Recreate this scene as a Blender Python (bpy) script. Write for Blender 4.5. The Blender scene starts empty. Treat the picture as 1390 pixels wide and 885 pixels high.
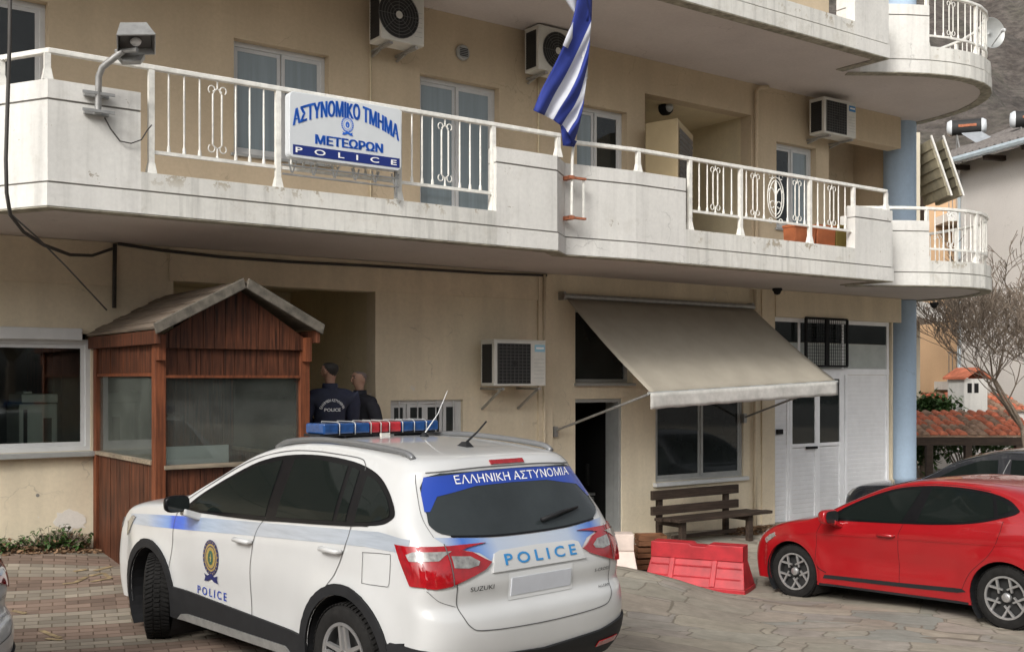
import bpy, bmesh, math, random
from mathutils import Vector, Matrix
from mathutils.bvhtree import BVHTree
random.seed(7)
R = math.radians
sc = bpy.context.scene
COL = sc.collection
# ------------------------------------------------------------------ camera, sky, sun, exposure
cam_d = bpy.data.cameras.new('camera'); cam = bpy.data.objects.new('camera', cam_d); COL.objects.link(cam)
cam.location = (0, 0, 2.0); cam.rotation_euler = (R(90), 0, 0)
cam_d.sensor_width = 36.0; cam_d.lens = 36.0*1500/1390
cam_d.shift_y = (515-442.5)/1390
cam_d.clip_start = 0.05; cam_d.clip_end = 3000
sc.camera = cam
SUN_EL, SUN_AZ = 34, 205          # azimuth clockwise from +Y; light comes from behind the camera, a little left
w = bpy.data.worlds.new('World'); sc.world = w; w.use_nodes = True
nt = w.node_tree; nt.nodes.clear()
sky = nt.nodes.new('ShaderNodeTexSky'); sky.sky_type = 'NISHITA'; sky.sun_disc = False
sky.sun_elevation = R(SUN_EL); sky.sun_rotation = R(SUN_AZ); sky.air_density = 1.0; sky.dust_density = 6.0; sky.ozone_density = 1.0
hs = nt.nodes.new('ShaderNodeHueSaturation'); hs.inputs['Saturation'].default_value = 0.22
bg = nt.nodes.new('ShaderNodeBackground'); bg.inputs['Strength'].default_value = 0.15
wo = nt.nodes.new('ShaderNodeOutputWorld')
nt.links.new(sky.outputs[0], hs.inputs['Color']); nt.links.new(hs.outputs[0], bg.inputs['Color']); nt.links.new(bg.outputs[0], wo.inputs['Surface'])
sl = bpy.data.lights.new('sun', 'SUN'); sl.energy = 1.55; sl.angle = R(14); sl.color = (1, .965, .91)
so = bpy.data.objects.new('sun', sl); COL.objects.link(so)
dirv = Vector((math.sin(R(SUN_AZ))*math.cos(R(SUN_EL)), math.cos(R(SUN_AZ))*math.cos(R(SUN_EL)), math.sin(R(SUN_EL))))
so.rotation_euler = dirv.to_track_quat('Z', 'Y').to_euler(); so.location = (0, -5, 20)
sc.view_settings.view_transform = 'Standard'; sc.view_settings.look = 'None'
sc.view_settings.exposure = 0.16; sc.view_settings.gamma = 1.0; sc.view_settings.use_curve_mapping = False

# ------------------------------------------------------------------ frames and small helpers
F = 1500.0
TH = math.atan2(2055, 1500); UX, UY = math.sin(TH), math.cos(TH)
OX, OY = 4.165, 17.6                                  # facade origin; local x runs along the facade, local y into the building
PHI = math.atan2(UY, UX)
FR = Matrix.Translation((OX, OY, 0)) @ Matrix.Rotation(PHI, 4, 'Z')
def W(x, y, z=0): return FR @ Vector((x, y, z))
def sx(px, n=0):                                      # distance along the facade plane n metres out, for a sight line
    r = (px-695)/F
    Y = (-n + OY*UX - OX*UY)/(UX - r*UY); X = r*Y
    return (X-OX)*UX + (Y-OY)*UY
def fz(px, py, n=0):
    r = (px-695)/F
    Y = (-n + OY*UX - OX*UY)/(UX - r*UY)
    return 2 + (515-py)/F*Y
def at(px, py, Y): return Vector(((px-695)/F*Y, Y, 2+(515-py)/F*Y))

def tag(o, label=None, cat=None, group=None, kind=None):
    if label: o['label'] = label
    if cat: o['category'] = cat
    if group: o['group'] = group
    if kind: o['kind'] = kind
    return o
def thing(name, label, cat, loc=(0,0,0), rz=0, group=None, mat=None):
    o = bpy.data.objects.new(name, None); COL.objects.link(o); o.empty_display_size = .2
    if mat is not None: o.matrix_world = mat
    else: o.location = loc; o.rotation_euler = (0, 0, rz)
    return tag(o, label, cat, group)
def fthing(name, label, cat, loc=(0,0,0), group=None, rz=0):        # thing placed in the facade frame
    return thing(name, label, cat, group=group, mat=FR @ Matrix.Translation(loc) @ Matrix.Rotation(rz, 4, 'Z'))
def copy_tree(o, parent=None):
    c = o.copy(); COL.objects.link(c)
    if parent: c.parent = parent
    for ch in list(o.children): copy_tree(ch, c)
    return c

class MB:
    def __init__(s): s.v = []; s.f = []; s.m = []
    def add(s, vs, fs, m=0):
        b = len(s.v); s.v += [tuple(p) for p in vs]; s.f += [tuple(b+i for i in f) for f in fs]; s.m += [m]*len(fs); return s
    def box(s, x0, x1, y0, y1, z0, z1, m=0):
        vs = [(x0,y0,z0),(x1,y0,z0),(x1,y1,z0),(x0,y1,z0),(x0,y0,z1),(x1,y0,z1),(x1,y1,z1),(x0,y1,z1)]
        return s.add(vs, [(0,3,2,1),(4,5,6,7),(0,1,5,4),(1,2,6,5),(2,3,7,6),(3,0,4,7)], m)
    def hexa(s, b, t, m=0):                            # bottom quad, top quad
        return s.add(list(b)+list(t), [(0,3,2,1),(4,5,6,7),(0,1,5,4),(1,2,6,5),(2,3,7,6),(3,0,4,7)], m)
    def bar(s, a, b, w, h, m=0, up=(0,0,1)):
        a = Vector(a); b = Vector(b); d = (b-a).normalized(); u = Vector(up)
        if abs(d.dot(u)) > .98: u = Vector((0,1,0))
        x = d.cross(u).normalized()*w/2; y = x.cross(d).normalized()*h/2
        return s.hexa([a-x-y, a+x-y, a+x+y, a-x+y], [b-x-y, b+x-y, b+x+y, b-x+y], m)
    def tube(s, pts, r, n=8, m=0, cap=True):
        pts = [Vector(p) for p in pts]; k = len(pts)
        rs = r if isinstance(r, (list, tuple)) else [r]*k
        vs = []; prev = None
        for i, p in enumerate(pts):
            d = (pts[min(i+1,k-1)]-pts[max(i-1,0)]).normalized()
            if prev is None:
                u = Vector((0,0,1)) if abs(d.z) < .9 else Vector((1,0,0))
                x = d.cross(u).normalized()
            else: x = (prev - d*prev.dot(d)).normalized()
            prev = x; y = d.cross(x)
            vs += [p + (x*math.cos(2*math.pi*j/n)+y*math.sin(2*math.pi*j/n))*rs[i] for j in range(n)]
        fs = [(i*n+j, i*n+(j+1)%n, (i+1)*n+(j+1)%n, (i+1)*n+j) for i in range(k-1) for j in range(n)]
        if cap: fs += [tuple(range(n-1,-1,-1)), tuple((k-1)*n+j for j in range(n))]
        return s.add(vs, fs, m)
    def lathe(s, prof, n=32, m=0, axis='Z', c=(0,0,0)):
        vs = []
        for (r, h) in prof:
            for j in range(n):
                a = 2*math.pi*j/n; p = (r*math.cos(a), r*math.sin(a), h)
                if axis == 'Y': p = (p[0], p[2], p[1])
                if axis == 'X': p = (p[2], p[0], p[1])
                vs.append((p[0]+c[0], p[1]+c[1], p[2]+c[2]))
        k = len(prof)
        fs = [(i*n+j, i*n+(j+1)%n, (i+1)*n+(j+1)%n, (i+1)*n+j) for i in range(k-1) for j in range(n)]
        return s.add(vs, fs, m)
    def disc(s, c, r, n=24, m=0, axis='Y', r2=None):
        c = Vector(c); r2 = r2 or r
        ax = {'Y': ((1,0,0),(0,0,1)), 'X': ((0,1,0),(0,0,1)), 'Z': ((1,0,0),(0,1,0))}[axis]
        a, b = Vector(ax[0]), Vector(ax[1])
        return s.add([c + a*r*math.cos(2*math.pi*j/n) + b*r2*math.sin(2*math.pi*j/n) for j in range(n)], [tuple(range(n))], m)
    def prism(s, poly, f, t, m=0):                     # poly: 2D list; f maps (u,v)->Vector ; t thickness vector
        n = len(poly); t = Vector(t); a = [Vector(f(*p)) for p in poly]
        return s.add(a+[p+t for p in a], [tuple(range(n-1,-1,-1)), tuple(range(n,2*n))]+[(i,(i+1)%n,n+(i+1)%n,n+i) for i in range(n)], m)
    def build(s, name, mats, parent=None, smooth=False, bevel=0, mat=None, merge=False, fix=True, seg=2):
        me = bpy.data.meshes.new(name); me.from_pydata(s.v, [], s.f)
        if not isinstance(mats, (list, tuple)): mats = [mats]
        for q in mats: me.materials.append(q)
        for p, i in zip(me.polygons, s.m): p.material_index = i
        if merge or fix:
            bm = bmesh.new(); bm.from_mesh(me)
            if merge: bmesh.ops.remove_doubles(bm, verts=bm.verts, dist=1e-5)
            if fix: bmesh.ops.recalc_face_normals(bm, faces=bm.faces)
            bm.to_mesh(me); bm.free()
        if smooth:
            for p in me.polygons: p.use_smooth = True
            if smooth is not True: me.set_sharp_from_angle(angle=R(smooth))
        o = bpy.data.objects.new(name, me); COL.objects.link(o)
        if parent is not None: o.parent = parent
        if mat is not None: o.matrix_world = mat
        if bevel:
            b = o.modifiers.new('bevel', 'BEVEL'); b.width = bevel; b.segments = seg; b.limit_method = 'ANGLE'; b.angle_limit = R(40)
        return o

def text_verts(txt, size=1, bold=0, extrude=0, spacing=1.0, res=4):
    cu = bpy.data.curves.new('t', 'FONT'); cu.body = txt; cu.size = size; cu.align_x = 'CENTER'; cu.align_y = 'CENTER'
    cu.offset = bold; cu.extrude = extrude; cu.space_character = spacing; cu.resolution_u = res
    o = bpy.data.objects.new('t', cu); COL.objects.link(o)
    dg = bpy.context.evaluated_depsgraph_get(); dg.update()
    me = bpy.data.meshes.new_from_object(o.evaluated_get(dg))
    vs = [v.co.copy() for v in me.vertices]; fs = [tuple(p.vertices) for p in me.polygons]
    bpy.data.objects.remove(o); bpy.data.curves.remove(cu); bpy.data.meshes.remove(me)
    return vs, fs
def fit_text(txt, w, h, **k):                          # text vertices scaled to a width and height, centred
    vs, fs = text_verts(txt, 1, **k)
    x0, x1 = min(v.x for v in vs), max(v.x for v in vs); y0, y1 = min(v.y for v in vs), max(v.y for v in vs)
    return [Vector(((v.x-(x0+x1)/2)/(x1-x0)*w, (v.y-(y0+y1)/2)/(y1-y0)*h, v.z)) for v in vs], fs

# ------------------------------------------------------------------ materials
def nodemat(name):
    m = bpy.data.materials.new(name); m.use_nodes = True
    return m, m.node_tree, m.node_tree.nodes['Principled BSDF']
def N(t, typ, **k):
    n = t.nodes.new(typ)
    for a, b in k.items():
        if a.startswith('i_'):
            key = a[2:].replace('_', ' ')
            n.inputs[int(key) if key.isdigit() else key].default_value = b
        else: setattr(n, a, b)
    return n
def ramp(t, src, stops):
    r = t.nodes.new('ShaderNodeValToRGB'); cr = r.color_ramp
    while len(cr.elements) < len(stops): cr.elements.new(.5)
    for e, (p, c) in zip(cr.elements, stops): e.position = p; e.color = (c, c, c, 1) if not isinstance(c, tuple) else (*c[:3], 1)
    t.links.new(src, r.inputs[0]); return r.outputs[0]
def mixc(t, fac, a, b, mode='MIX'):
    n = t.nodes.new('ShaderNodeMix'); n.data_type = 'RGBA'; n.blend_type = mode
    for sock, v in ((n.inputs[0], fac), (n.inputs[6], a), (n.inputs[7], b)):
        if hasattr(v, 'links'): t.links.new(v, sock)
        elif isinstance(v, (int, float)): sock.default_value = v
        else: sock.default_value = (*v[:3], 1)
    return n.outputs[2]
def noise(t, scale, detail=4, rough=.55, vec=None, obj=True, stretch=None):
    tc = N(t, 'ShaderNodeTexCoord'); v = tc.outputs['Object']
    if stretch:
        mp = N(t, 'ShaderNodeMapping'); mp.inputs['Scale'].default_value = stretch; t.links.new(v, mp.inputs[0]); v = mp.outputs[0]
    n = N(t, 'ShaderNodeTexNoise', i_Scale=scale, i_Detail=detail, i_Roughness=rough); t.links.new(v, n.inputs['Vector'])
    return n.outputs['Fac']
def bump(t, b, src, strength=.3, dist=.01):
    n = N(t, 'ShaderNodeBump', i_Strength=strength, i_Distance=dist); t.links.new(src, n.inputs['Height']); t.links.new(n.outputs[0], b.inputs['Normal'])
def simple(name, c, rough=.5, metal=0, var=.12, scale=6, coat=0, spec=.5, bmp=0, bscale=60, stretch=None):
    m, t, b = nodemat(name)
    b.inputs['Roughness'].default_value = rough; b.inputs['Metallic'].default_value = metal
    b.inputs['Specular IOR Level'].default_value = spec; b.inputs['Coat Weight'].default_value = coat; b.inputs['Coat Roughness'].default_value = .04
    if var:
        f = ramp(t, noise(t, scale, 6, .6, stretch=stretch), [(.3, 1-var), (.7, 1+var)])
        o = mixc(t, 1.0, c, f, 'MULTIPLY'); t.links.new(o, b.inputs['Base Color'])
    else: b.inputs['Base Color'].default_value = (*c, 1)
    if bmp: bump(t, b, noise(t, bscale, 4), bmp, .004)
    return m
def plaster(name, c, dirt=.35, spots=.0, chip=(.33,.29,.24), bscale=90, streak=True, drip=0, edge=False):
    m, t, b = nodemat(name); b.inputs['Roughness'].default_value = .88; b.inputs['Specular IOR Level'].default_value = .25
    big = ramp(t, noise(t, .9, 6, .6), [(.3, 1-dirt*.5), (.65, 1.03)])
    col = mixc(t, 1, c, big, 'MULTIPLY')
    if streak:
        st = ramp(t, noise(t, 1.6, 5, .6, stretch=(2.2, 2.2, .22)), [(.33, 1-dirt*.55), (.60, 1.0)])
        col = mixc(t, .6, col, st, 'MULTIPLY')
    if drip:
        dr = ramp(t, noise(t, 1.5, 6, .62, stretch=(7, 7, .5)), [(.50, 1.0), (.72, 1-drip)]); col = mixc(t, 1, col, dr, 'MULTIPLY')
        dr2 = ramp(t, noise(t, 3.2, 8, .75), [(.56, 0), (.64, drip)]); col = mixc(t, dr2, col, (.34,.31,.25))
    fine = ramp(t, noise(t, 22, 5, .7), [(.3, .94), (.7, 1.05)]); col = mixc(t, 1, col, fine, 'MULTIPLY')
    # hairline cracks
    tc = N(t, 'ShaderNodeTexCoord'); nz = N(t, 'ShaderNodeTexNoise', i_Scale=2.5, i_Detail=6); t.links.new(tc.outputs['Object'], nz.inputs['Vector'])
    mv = N(t, 'ShaderNodeVectorMath', operation='MULTIPLY_ADD'); mv.inputs[1].default_value = (.55,.55,.55); t.links.new(nz.outputs['Color'], mv.inputs[0]); t.links.new(tc.outputs['Object'], mv.inputs[2])
    vo = N(t, 'ShaderNodeTexVoronoi', feature='DISTANCE_TO_EDGE', i_Scale=1.1); t.links.new(mv.outputs[0], vo.inputs['Vector'])
    ck = ramp(t, vo.outputs['Distance'], [(.0, 1), (.006, 0)]); msk = ramp(t, noise(t, 1.3, 3), [(.55, 0), (.62, 1)])
    mm = N(t, 'ShaderNodeMath', operation='MULTIPLY'); t.links.new(ck, mm.inputs[0]); t.links.new(msk, mm.inputs[1])
    m2 = N(t, 'ShaderNodeMath', operation='MULTIPLY'); m2.inputs[1].default_value = .45; t.links.new(mm.outputs[0], m2.inputs[0])
    col = mixc(t, m2.outputs[0], col, tuple(x*.35 for x in c))
    if spots:
        sp = ramp(t, noise(t, 5.5, 9, .72), [(.655-spots, 0), (.675-spots, 1)])
        if edge:                                      # flaking gathers along the top edges of the kerbs
            tz = N(t, 'ShaderNodeTexCoord'); sz = N(t, 'ShaderNodeSeparateXYZ'); t.links.new(tz.outputs['Object'], sz.inputs[0]); mz = N(t, 'ShaderNodeMapRange'); mz.inputs['From Min'].default_value = 3; mz.inputs['From Max'].default_value = 8; t.links.new(sz.outputs[2], mz.inputs[0])
            zz = lambda z_: (z_-3)/5
            em = ramp(t, mz.outputs[0], [(0, .12), (zz(3.66), .15), (zz(3.77), 1), (zz(3.88), 1), (zz(4.2), .1), (zz(6.86), .15), (zz(6.98), 1), (1, 1)]); pm_ = N(t, 'ShaderNodeMath', operation='MULTIPLY'); t.links.new(sp, pm_.inputs[0]); t.links.new(em, pm_.inputs[1]); sp = pm_.outputs[0]
        col = mixc(t, sp, col, chip)
    t.links.new(col, b.inputs['Base Color'])
    bump(t, b, noise(t, bscale, 5), .25, .004)
    return m
def wood(name, c, rough=.65, grain=(1,1,.06), scale=40, var=.5):
    m, t, b = nodemat(name); b.inputs['Roughness'].default_value = rough; b.inputs['Specular IOR Level'].default_value = .3
    g = noise(t, scale, 6, .6, stretch=grain)
    col = mixc(t, 1, c, ramp(t, g, [(.3, 1-var), (.7, 1+var*.7)]), 'MULTIPLY')
    col = mixc(t, 1, col, ramp(t, noise(t, 2.2, 5, .6), [(.3, .62), (.7, 1.15)]), 'MULTIPLY')
    t.links.new(col, b.inputs['Base Color']); bump(t, b, g, .35, .004)
    return m
def clear_glass(name, tint=(.85,.9,.88), k=1.0, dust=0):
    m = bpy.data.materials.new(name); m.use_nodes = True; t = m.node_tree; t.nodes.clear()
    o = N(t, 'ShaderNodeOutputMaterial'); tr = N(t, 'ShaderNodeBsdfTransparent'); tr.inputs[0].default_value = (*tint, 1)
    gl = N(t, 'ShaderNodeBsdfGlossy', i_Roughness=.03); fr = N(t, 'ShaderNodeFresnel', i_IOR=1.5*k); mx = N(t, 'ShaderNodeMixShader')
    ad = N(t, 'ShaderNodeMath', operation='ADD'); ad.inputs[1].default_value = .05; t.links.new(fr.outputs[0], ad.inputs[0])
    t.links.new(ad.outputs[0], mx.inputs[0]); t.links.new(tr.outputs[0], mx.inputs[1]); t.links.new(gl.outputs[0], mx.inputs[2]); out = mx.outputs[0]
    if dust:  # grey diffuse share paints a reflected haze into the glass
        df = N(t, 'ShaderNodeBsdfDiffuse'); df.inputs[0].default_value = (.42,.45,.41,1); m3 = N(t, 'ShaderNodeMixShader'); f_ = ramp(t, noise(t, 2.5, 6, .65), [(.3, dust*.5), (.7, dust*1.6)])
        t.links.new(f_, m3.inputs[0]); t.links.new(out, m3.inputs[1]); t.links.new(df.outputs[0], m3.inputs[2]); out = m3.outputs[0]
    t.links.new(out, o.inputs[0])
    return m
M = {}
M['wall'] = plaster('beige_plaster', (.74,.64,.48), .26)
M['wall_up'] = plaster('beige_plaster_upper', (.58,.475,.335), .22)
M['wall_peel'] = plaster('beige_plaster_peeling', (.74,.65,.49), .28, .012, (.68,.64,.58))
M['recess'] = plaster('recess_plaster', (.70,.61,.42), .2)
M['parapet'] = plaster('white_parapet_paint', (.69,.68,.645), .22, .006, (.36,.33,.28), drip=.13)
M['kerb'] = plaster('peeling_kerb_paint', (.69,.68,.635), .28, .09, (.38,.34,.27), drip=.26, edge=True)
M['soffit'] = plaster('soffit_paint', (.58,.53,.50), .18, .0, streak=False)
M['groove'] = simple('groove_dark', (.25,.24,.22), .9)
M['railpaint'] = simple('white_rail_paint', (.74,.73,.68), .45, bmp=.15, var=.15, scale=14)
M['alu'] = simple('white_aluminium', (.58,.59,.59), .4, var=.06)
M['alu_grey'] = simple('grey_aluminium', (.38,.39,.38), .4, .3, var=.1)
M['curtain_glass'] = simple('curtained_glass', (.20,.25,.27), .06, var=.16, scale=4, coat=1, stretch=(3,3,.12))
M['dark_glass'] = simple('dark_window_glass', (.018,.022,.022), .04, var=.4, scale=1.5, coat=.3, spec=.4)
M['frost_glass'] = simple('frosted_glass', (.42,.45,.43), .25, var=.08)
M['clear'] = clear_glass('clear_glass')
M['hazed'] = clear_glass('painted_haze_glass', (.9,.93,.9), .85, .06)  # hut panes: haze of reflections painted in as a pale veil
M['blue_col'] = plaster('blue_column_paint', (.42,.54,.68), .14)
M['ac_white'] = simple('ac_casing', (.62,.61,.56), .45, var=.1, scale=5)
M['ac_dark'] = simple('ac_dark_fins', (.02,.02,.02), .7, var=.3, scale=40)
M['grille'] = simple('ac_grille_wire', (.10,.10,.095), .5)
M['steel'] = simple('galvanised_steel', (.36,.36,.35), .45, .6, var=.2, scale=12)
M['rust'] = simple('rusty_steel', (.35,.12,.06), .85, var=.4, scale=18)
M['rubber'] = simple('black_rubber', (.012,.012,.013), .8, var=.2, scale=20, bmp=.2, spec=.25)
M['cable'] = simple('cable_sheath', (.05,.045,.04), .7)
M['wood_red'] = wood('red_brown_planks', (.088,.029,.013), var=.8)
M['wood_post'] = wood('orange_brown_post', (.165,.050,.020))
M['wood_grey'] = wood('weathered_ledge', (.27,.22,.16), grain=(.06,1,1))
M['roofing'] = simple('weathered_roofing_board', (.135,.105,.078), .85, var=.35, scale=3, bmp=.3, stretch=(6,.6,1))
M['trim'] = simple('grey_metal_edge', (.10,.088,.07), .85, .0, var=.5, scale=14)
M['bench'] = wood('dark_bench_wood', (.055,.038,.028), grain=(.06,1,1))
M['pallet'] = wood('brown_crate_wood', (.19,.085,.04), grain=(.1,1,1))
M['awning'] = simple('grey_awning_canvas', (.34,.31,.255), .95, var=.07, scale=3, bmp=.1, bscale=200, spec=.1)
M['valance'] = simple('pale_valance_canvas', (.46,.45,.42), .85, var=.2, scale=7, bmp=.2)
M['tan_metal'] = simple('tan_cabinet_metal', (.40,.32,.19), .5, var=.06)
M['louvre'] = simple('dark_louvre', (.10,.095,.09), .6, var=.2)
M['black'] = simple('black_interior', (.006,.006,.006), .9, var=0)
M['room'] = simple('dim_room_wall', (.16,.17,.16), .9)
M['terracotta'] = simple('terracotta_planter', (.42,.13,.05), .75, var=.2)
M['plastic_red'] = simple('red_barrier_plastic', (.40,.018,.026), .5, var=.3, scale=5, bmp=.1)
M['plastic_pale'] = simple('faded_barrier_plastic', (.62,.52,.46), .5, var=.14)
M['white_sign'] = simple('white_sign_face', (.60,.63,.65), .3, var=.03)
M['navy'] = simple('navy_sign_band', (.01,.025,.17), .3, var=0)
M['signblue'] = simple('blue_sign_letters', (.015,.12,.55), .35, var=0)
M['white'] = simple('white_print', (.85,.85,.85), .4, var=0)
M['flag_blue'] = simple('blue_flag_cloth', (.012,.026,.19), .8, var=.2, scale=5)
M['flag_white'] = simple('white_flag_cloth', (.48,.49,.54), .85, var=.08)
M['tile'] = simple('orange_roof_tile', (.50,.155,.085), .8, var=.5, scale=3.0, bmp=.3)
M['tile2'] = simple('weathered_roof_tile', (.30,.20,.14), .85, var=.45, scale=4, bmp=.3)
M['bark'] = simple('tree_bark', (.22,.175,.135), .9, var=.3, scale=20)
M['leaf'] = simple('green_leaf', (.045,.10,.02), .55, var=.5, scale=7)
M['leaf_dry'] = simple('dry_leaf', (.20,.12,.065), .8, var=.4, scale=9)
M['grime'] = simple('dirty_edge', (.30,.28,.22), .9, var=.45, scale=9)
M['front_white'] = simple('white_shop_front', (.86,.87,.89), .4, var=.05)
def split_loose(o):
    # every separate piece of a mesh becomes an object of its own, next to its siblings
    bm = bmesh.new(); bm.from_mesh(o.data); bm.verts.ensure_lookup_table(); seen = set(); comps = []
    for v in bm.verts:
        if v.index in seen: continue
        st = [v]; seen.add(v.index); c = []
        while st:
            q = st.pop(); c.append(q.index)
            for e in q.link_edges:
                w2 = e.other_vert(q)
                if w2.index not in seen: seen.add(w2.index); st.append(w2)
        comps.append(set(c))
    bm.free()
    if len(comps) < 2: return
    me0 = o.data
    for k, c in enumerate(comps):
        idx = {}; vs = []; fs = []; ms = []; sm = []
        for p in me0.polygons:
            if p.vertices[0] in c:
                f = []
                for i in p.vertices:
                    if i not in idx: idx[i] = len(vs); vs.append(me0.vertices[i].co[:])
                    f.append(idx[i])
                fs.append(f); ms.append(p.material_index); sm.append(p.use_smooth)
        me = bpy.data.meshes.new(me0.name); me.from_pydata(vs, [], fs)
        for q in me0.materials: me.materials.append(q)
        for p, a, b in zip(me.polygons, ms, sm): p.material_index = a; p.use_smooth = b
        if k == 0: first = me
        else:
            n = o.copy(); n.data = me; COL.objects.link(n)
    o.data = first
# ------------------------------------------------------------------ ground
SPL = []
GP = [(-5,10.8,.37),(-3.2,9.9,.22),(-2.9,8.9,.03),(-2.75,8.5,.0),(-.9,6.67,-.01),(-1.2,9,0),(.2,7.3,-.04),(1.0,11.6,-.16),(2.4,11.4,-.38),(-1.9,12,.16),(0,14,.0),(2.2,16.2,-.22),(4.3,17.4,-.28),(6.2,19,-.35),
      (3.31,12.95,-.56),(2.7,13.4,-.60),(1.4,13.8,-.42),(4.87,10.9,-.46),(3.8,14.8,-.46),(3,9,-.28),(0,4,-.05),(3,5,-.2),(-4,4,.0),(-6,7,.1),(8,14,-.5),(-8,9,.4),(-10,5,.3),(8,8,-.5),(10,22,-.5),(0,-3,0),(12,30,-.4),(30,40,0),(-30,20,.4),(0,-30,0),(30,-10,-.4),(-30,-20,.2)]
def gz(X, Y):
    a = b = 0
    for (x, y, z) in GP:
        w_ = 1/((x-X)**2+(y-Y)**2+.7)**1.5; a += w_*z; b += w_
    z = a/b
    # raised flagstone edge in front of the barriers
    ye = 12.15 + .06*(X-1)
    if -1.2 < X < 3.0:
        k = min(1, (X+1.2)/.5)*max(0, min(1, (3.0-X)/1.2))
        up = max(0, 1-abs(Y-ye)/1.9) if Y < ye else max(0, 1-(Y-ye)/.08)
        z += (.10+.10*max(0,min(1,(2.4-X)/1.2)))*k*up
        if Y > ye: z -= .05*k*max(0, 1-(Y-ye)/2.0)
    return z
def fgz(s, y): p = W(s, y); return gz(p.x, p.y)
def ground_mat(kind):
    m, t, b = nodemat(kind); b.inputs['Roughness'].default_value = .85; b.inputs['Specular IOR Level'].default_value = .3
    tc = N(t, 'ShaderNodeTexCoord'); mp = N(t, 'ShaderNodeMapping'); t.links.new(tc.outputs['Object'], mp.inputs[0])
    if kind == 'paver_bricks':
        mp.inputs['Rotation'].default_value = (0, 0, R(-22))
        br = N(t, 'ShaderNodeTexBrick', offset=.5, i_Scale=1.0); t.links.new(mp.outputs[0], br.inputs['Vector'])
        for k, v in (('Color1', (1,1,1,1)), ('Color2', (.72,.72,.72,1)), ('Mortar', (.45,.42,.38,1)), ('Mortar Size', .006), ('Mortar Smooth', .2), ('Bias', 0), ('Brick Width', .20), ('Row Height', .10)): br.inputs[k].default_value = v
        wv = N(t, 'ShaderNodeTexWave', bands_direction='Y', wave_profile='SIN', i_Scale=.42, i_Distortion=.0); wv.inputs['Phase Offset'].default_value = 1.5
        # staggered brick-wise edge of the colour bands
        sn = N(t, 'ShaderNodeVectorMath', operation='SNAP'); sn.inputs[1].default_value = (.2,.1,.1); t.links.new(mp.outputs[0], sn.inputs[0]); t.links.new(sn.outputs[0], wv.inputs['Vector'])
        band = ramp(t, wv.outputs['Fac'], [(.48, 0), (.52, 1)])
        wn = N(t, 'ShaderNodeTexWhiteNoise'); t.links.new(sn.outputs[0], wn.inputs['Vector'])
        mis = ramp(t, wn.outputs['Value'], [(.0, .78), (1, 1.18)])
        base = mixc(t, band, (.32,.28,.225), (.26,.19,.15))
        col = mixc(t, 1, base, mis, 'MULTIPLY'); col = mixc(t, 1, col, br.outputs['Color'], 'MULTIPLY')
        hgt = br.outputs['Fac']; inv = ramp(t, hgt, [(0, 1), (1, 0)]); bump(t, b, inv, .6, .006)
    else:
        mp.inputs['Rotation'].default_value = (0, 0, R(14)); mp.inputs['Scale'].default_value = (1.25, 1.9, 1)
        nz = N(t, 'ShaderNodeTexNoise', i_Scale=1.7, i_Detail=2); t.links.new(mp.outputs[0], nz.inputs['Vector'])
        mv = N(t, 'ShaderNodeVectorMath', operation='MULTIPLY_ADD'); mv.inputs[1].default_value = (.20,.20,0); t.links.new(nz.outputs['Color'], mv.inputs[0]); t.links.new(mp.outputs[0], mv.inputs[2])
        f2 = N(t, 'ShaderNodeSeparateXYZ'); t.links.new(mv.outputs[0], f2.inputs[0]); c2 = N(t, 'ShaderNodeCombineXYZ'); t.links.new(f2.outputs[0], c2.inputs[0]); t.links.new(f2.outputs[1], c2.inputs[1])
        va = N(t, 'ShaderNodeTexVoronoi', feature='F1', distance='CHEBYCHEV', i_Scale=1.15); va.inputs['Randomness'].default_value = .85; t.links.new(c2.outputs[0], va.inputs['Vector'])
        ve = N(t, 'ShaderNodeTexVoronoi', feature='F2', distance='CHEBYCHEV', i_Scale=1.15); ve.inputs['Randomness'].default_value = .85; t.links.new(c2.outputs[0], ve.inputs['Vector'])
        df = N(t, 'ShaderNodeMath', operation='SUBTRACT'); t.links.new(ve.outputs['Distance'], df.inputs[0]); t.links.new(va.outputs['Distance'], df.inputs[1])
        sp = N(t, 'ShaderNodeSeparateColor'); t.links.new(va.outputs['Color'], sp.inputs[0])
        col = ramp(t, sp.outputs[0], [(0, (.33,.285,.235)), (.25, (.30,.275,.225)), (.5, (.37,.33,.265)), (.72, (.265,.275,.245)), (.86, (.35,.305,.26)), (1, (.29,.265,.235))])
        col = mixc(t, 1, col, ramp(t, noise(t, 6, 8, .7), [(.3, .78), (.7, 1.15)]), 'MULTIPLY')
        j = ramp(t, df.outputs[0], [(.008, 1), (.022, 0)])
        jm = mixc(t, noise(t, 3, 3), (.15,.13,.10), (.24,.21,.17))
        col = mixc(t, j, col, jm)
        h = ramp(t, df.outputs[0], [(.01, 0), (.05, 1)]); bump(t, b, h, .5, .008)
    col = mixc(t, 1, col, ramp(t, noise(t, .7, 6, .65), [(.3, .72), (.68, 1.12)]), 'MULTIPLY')
    t.links.new(col, b.inputs['Base Color'])
    return m
M['paver'] = ground_mat('paver_bricks'); M['flag'] = ground_mat('flagstones')
M['asphalt'] = simple('far_asphalt', (.09,.085,.08), .9, var=.2, scale=2)
def axis(fine0, fine1, step, far, lo, hi):
    a = []; x = lo
    while x < fine0: a.append(x); x += far
    x = fine0
    while x < fine1: a.append(x); x += step
    x = fine1
    while x <= hi: a.append(x); x += far
    return a
xs = axis(-8, 9, .12, 6, -80, 90); ys = axis(3, 20, .12, 6, -60, 120)
g = MB(); vs = [(x, y, gz(x, y)) for y in ys for x in xs]; nx = len(xs)
fs = []; ms = []
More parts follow.
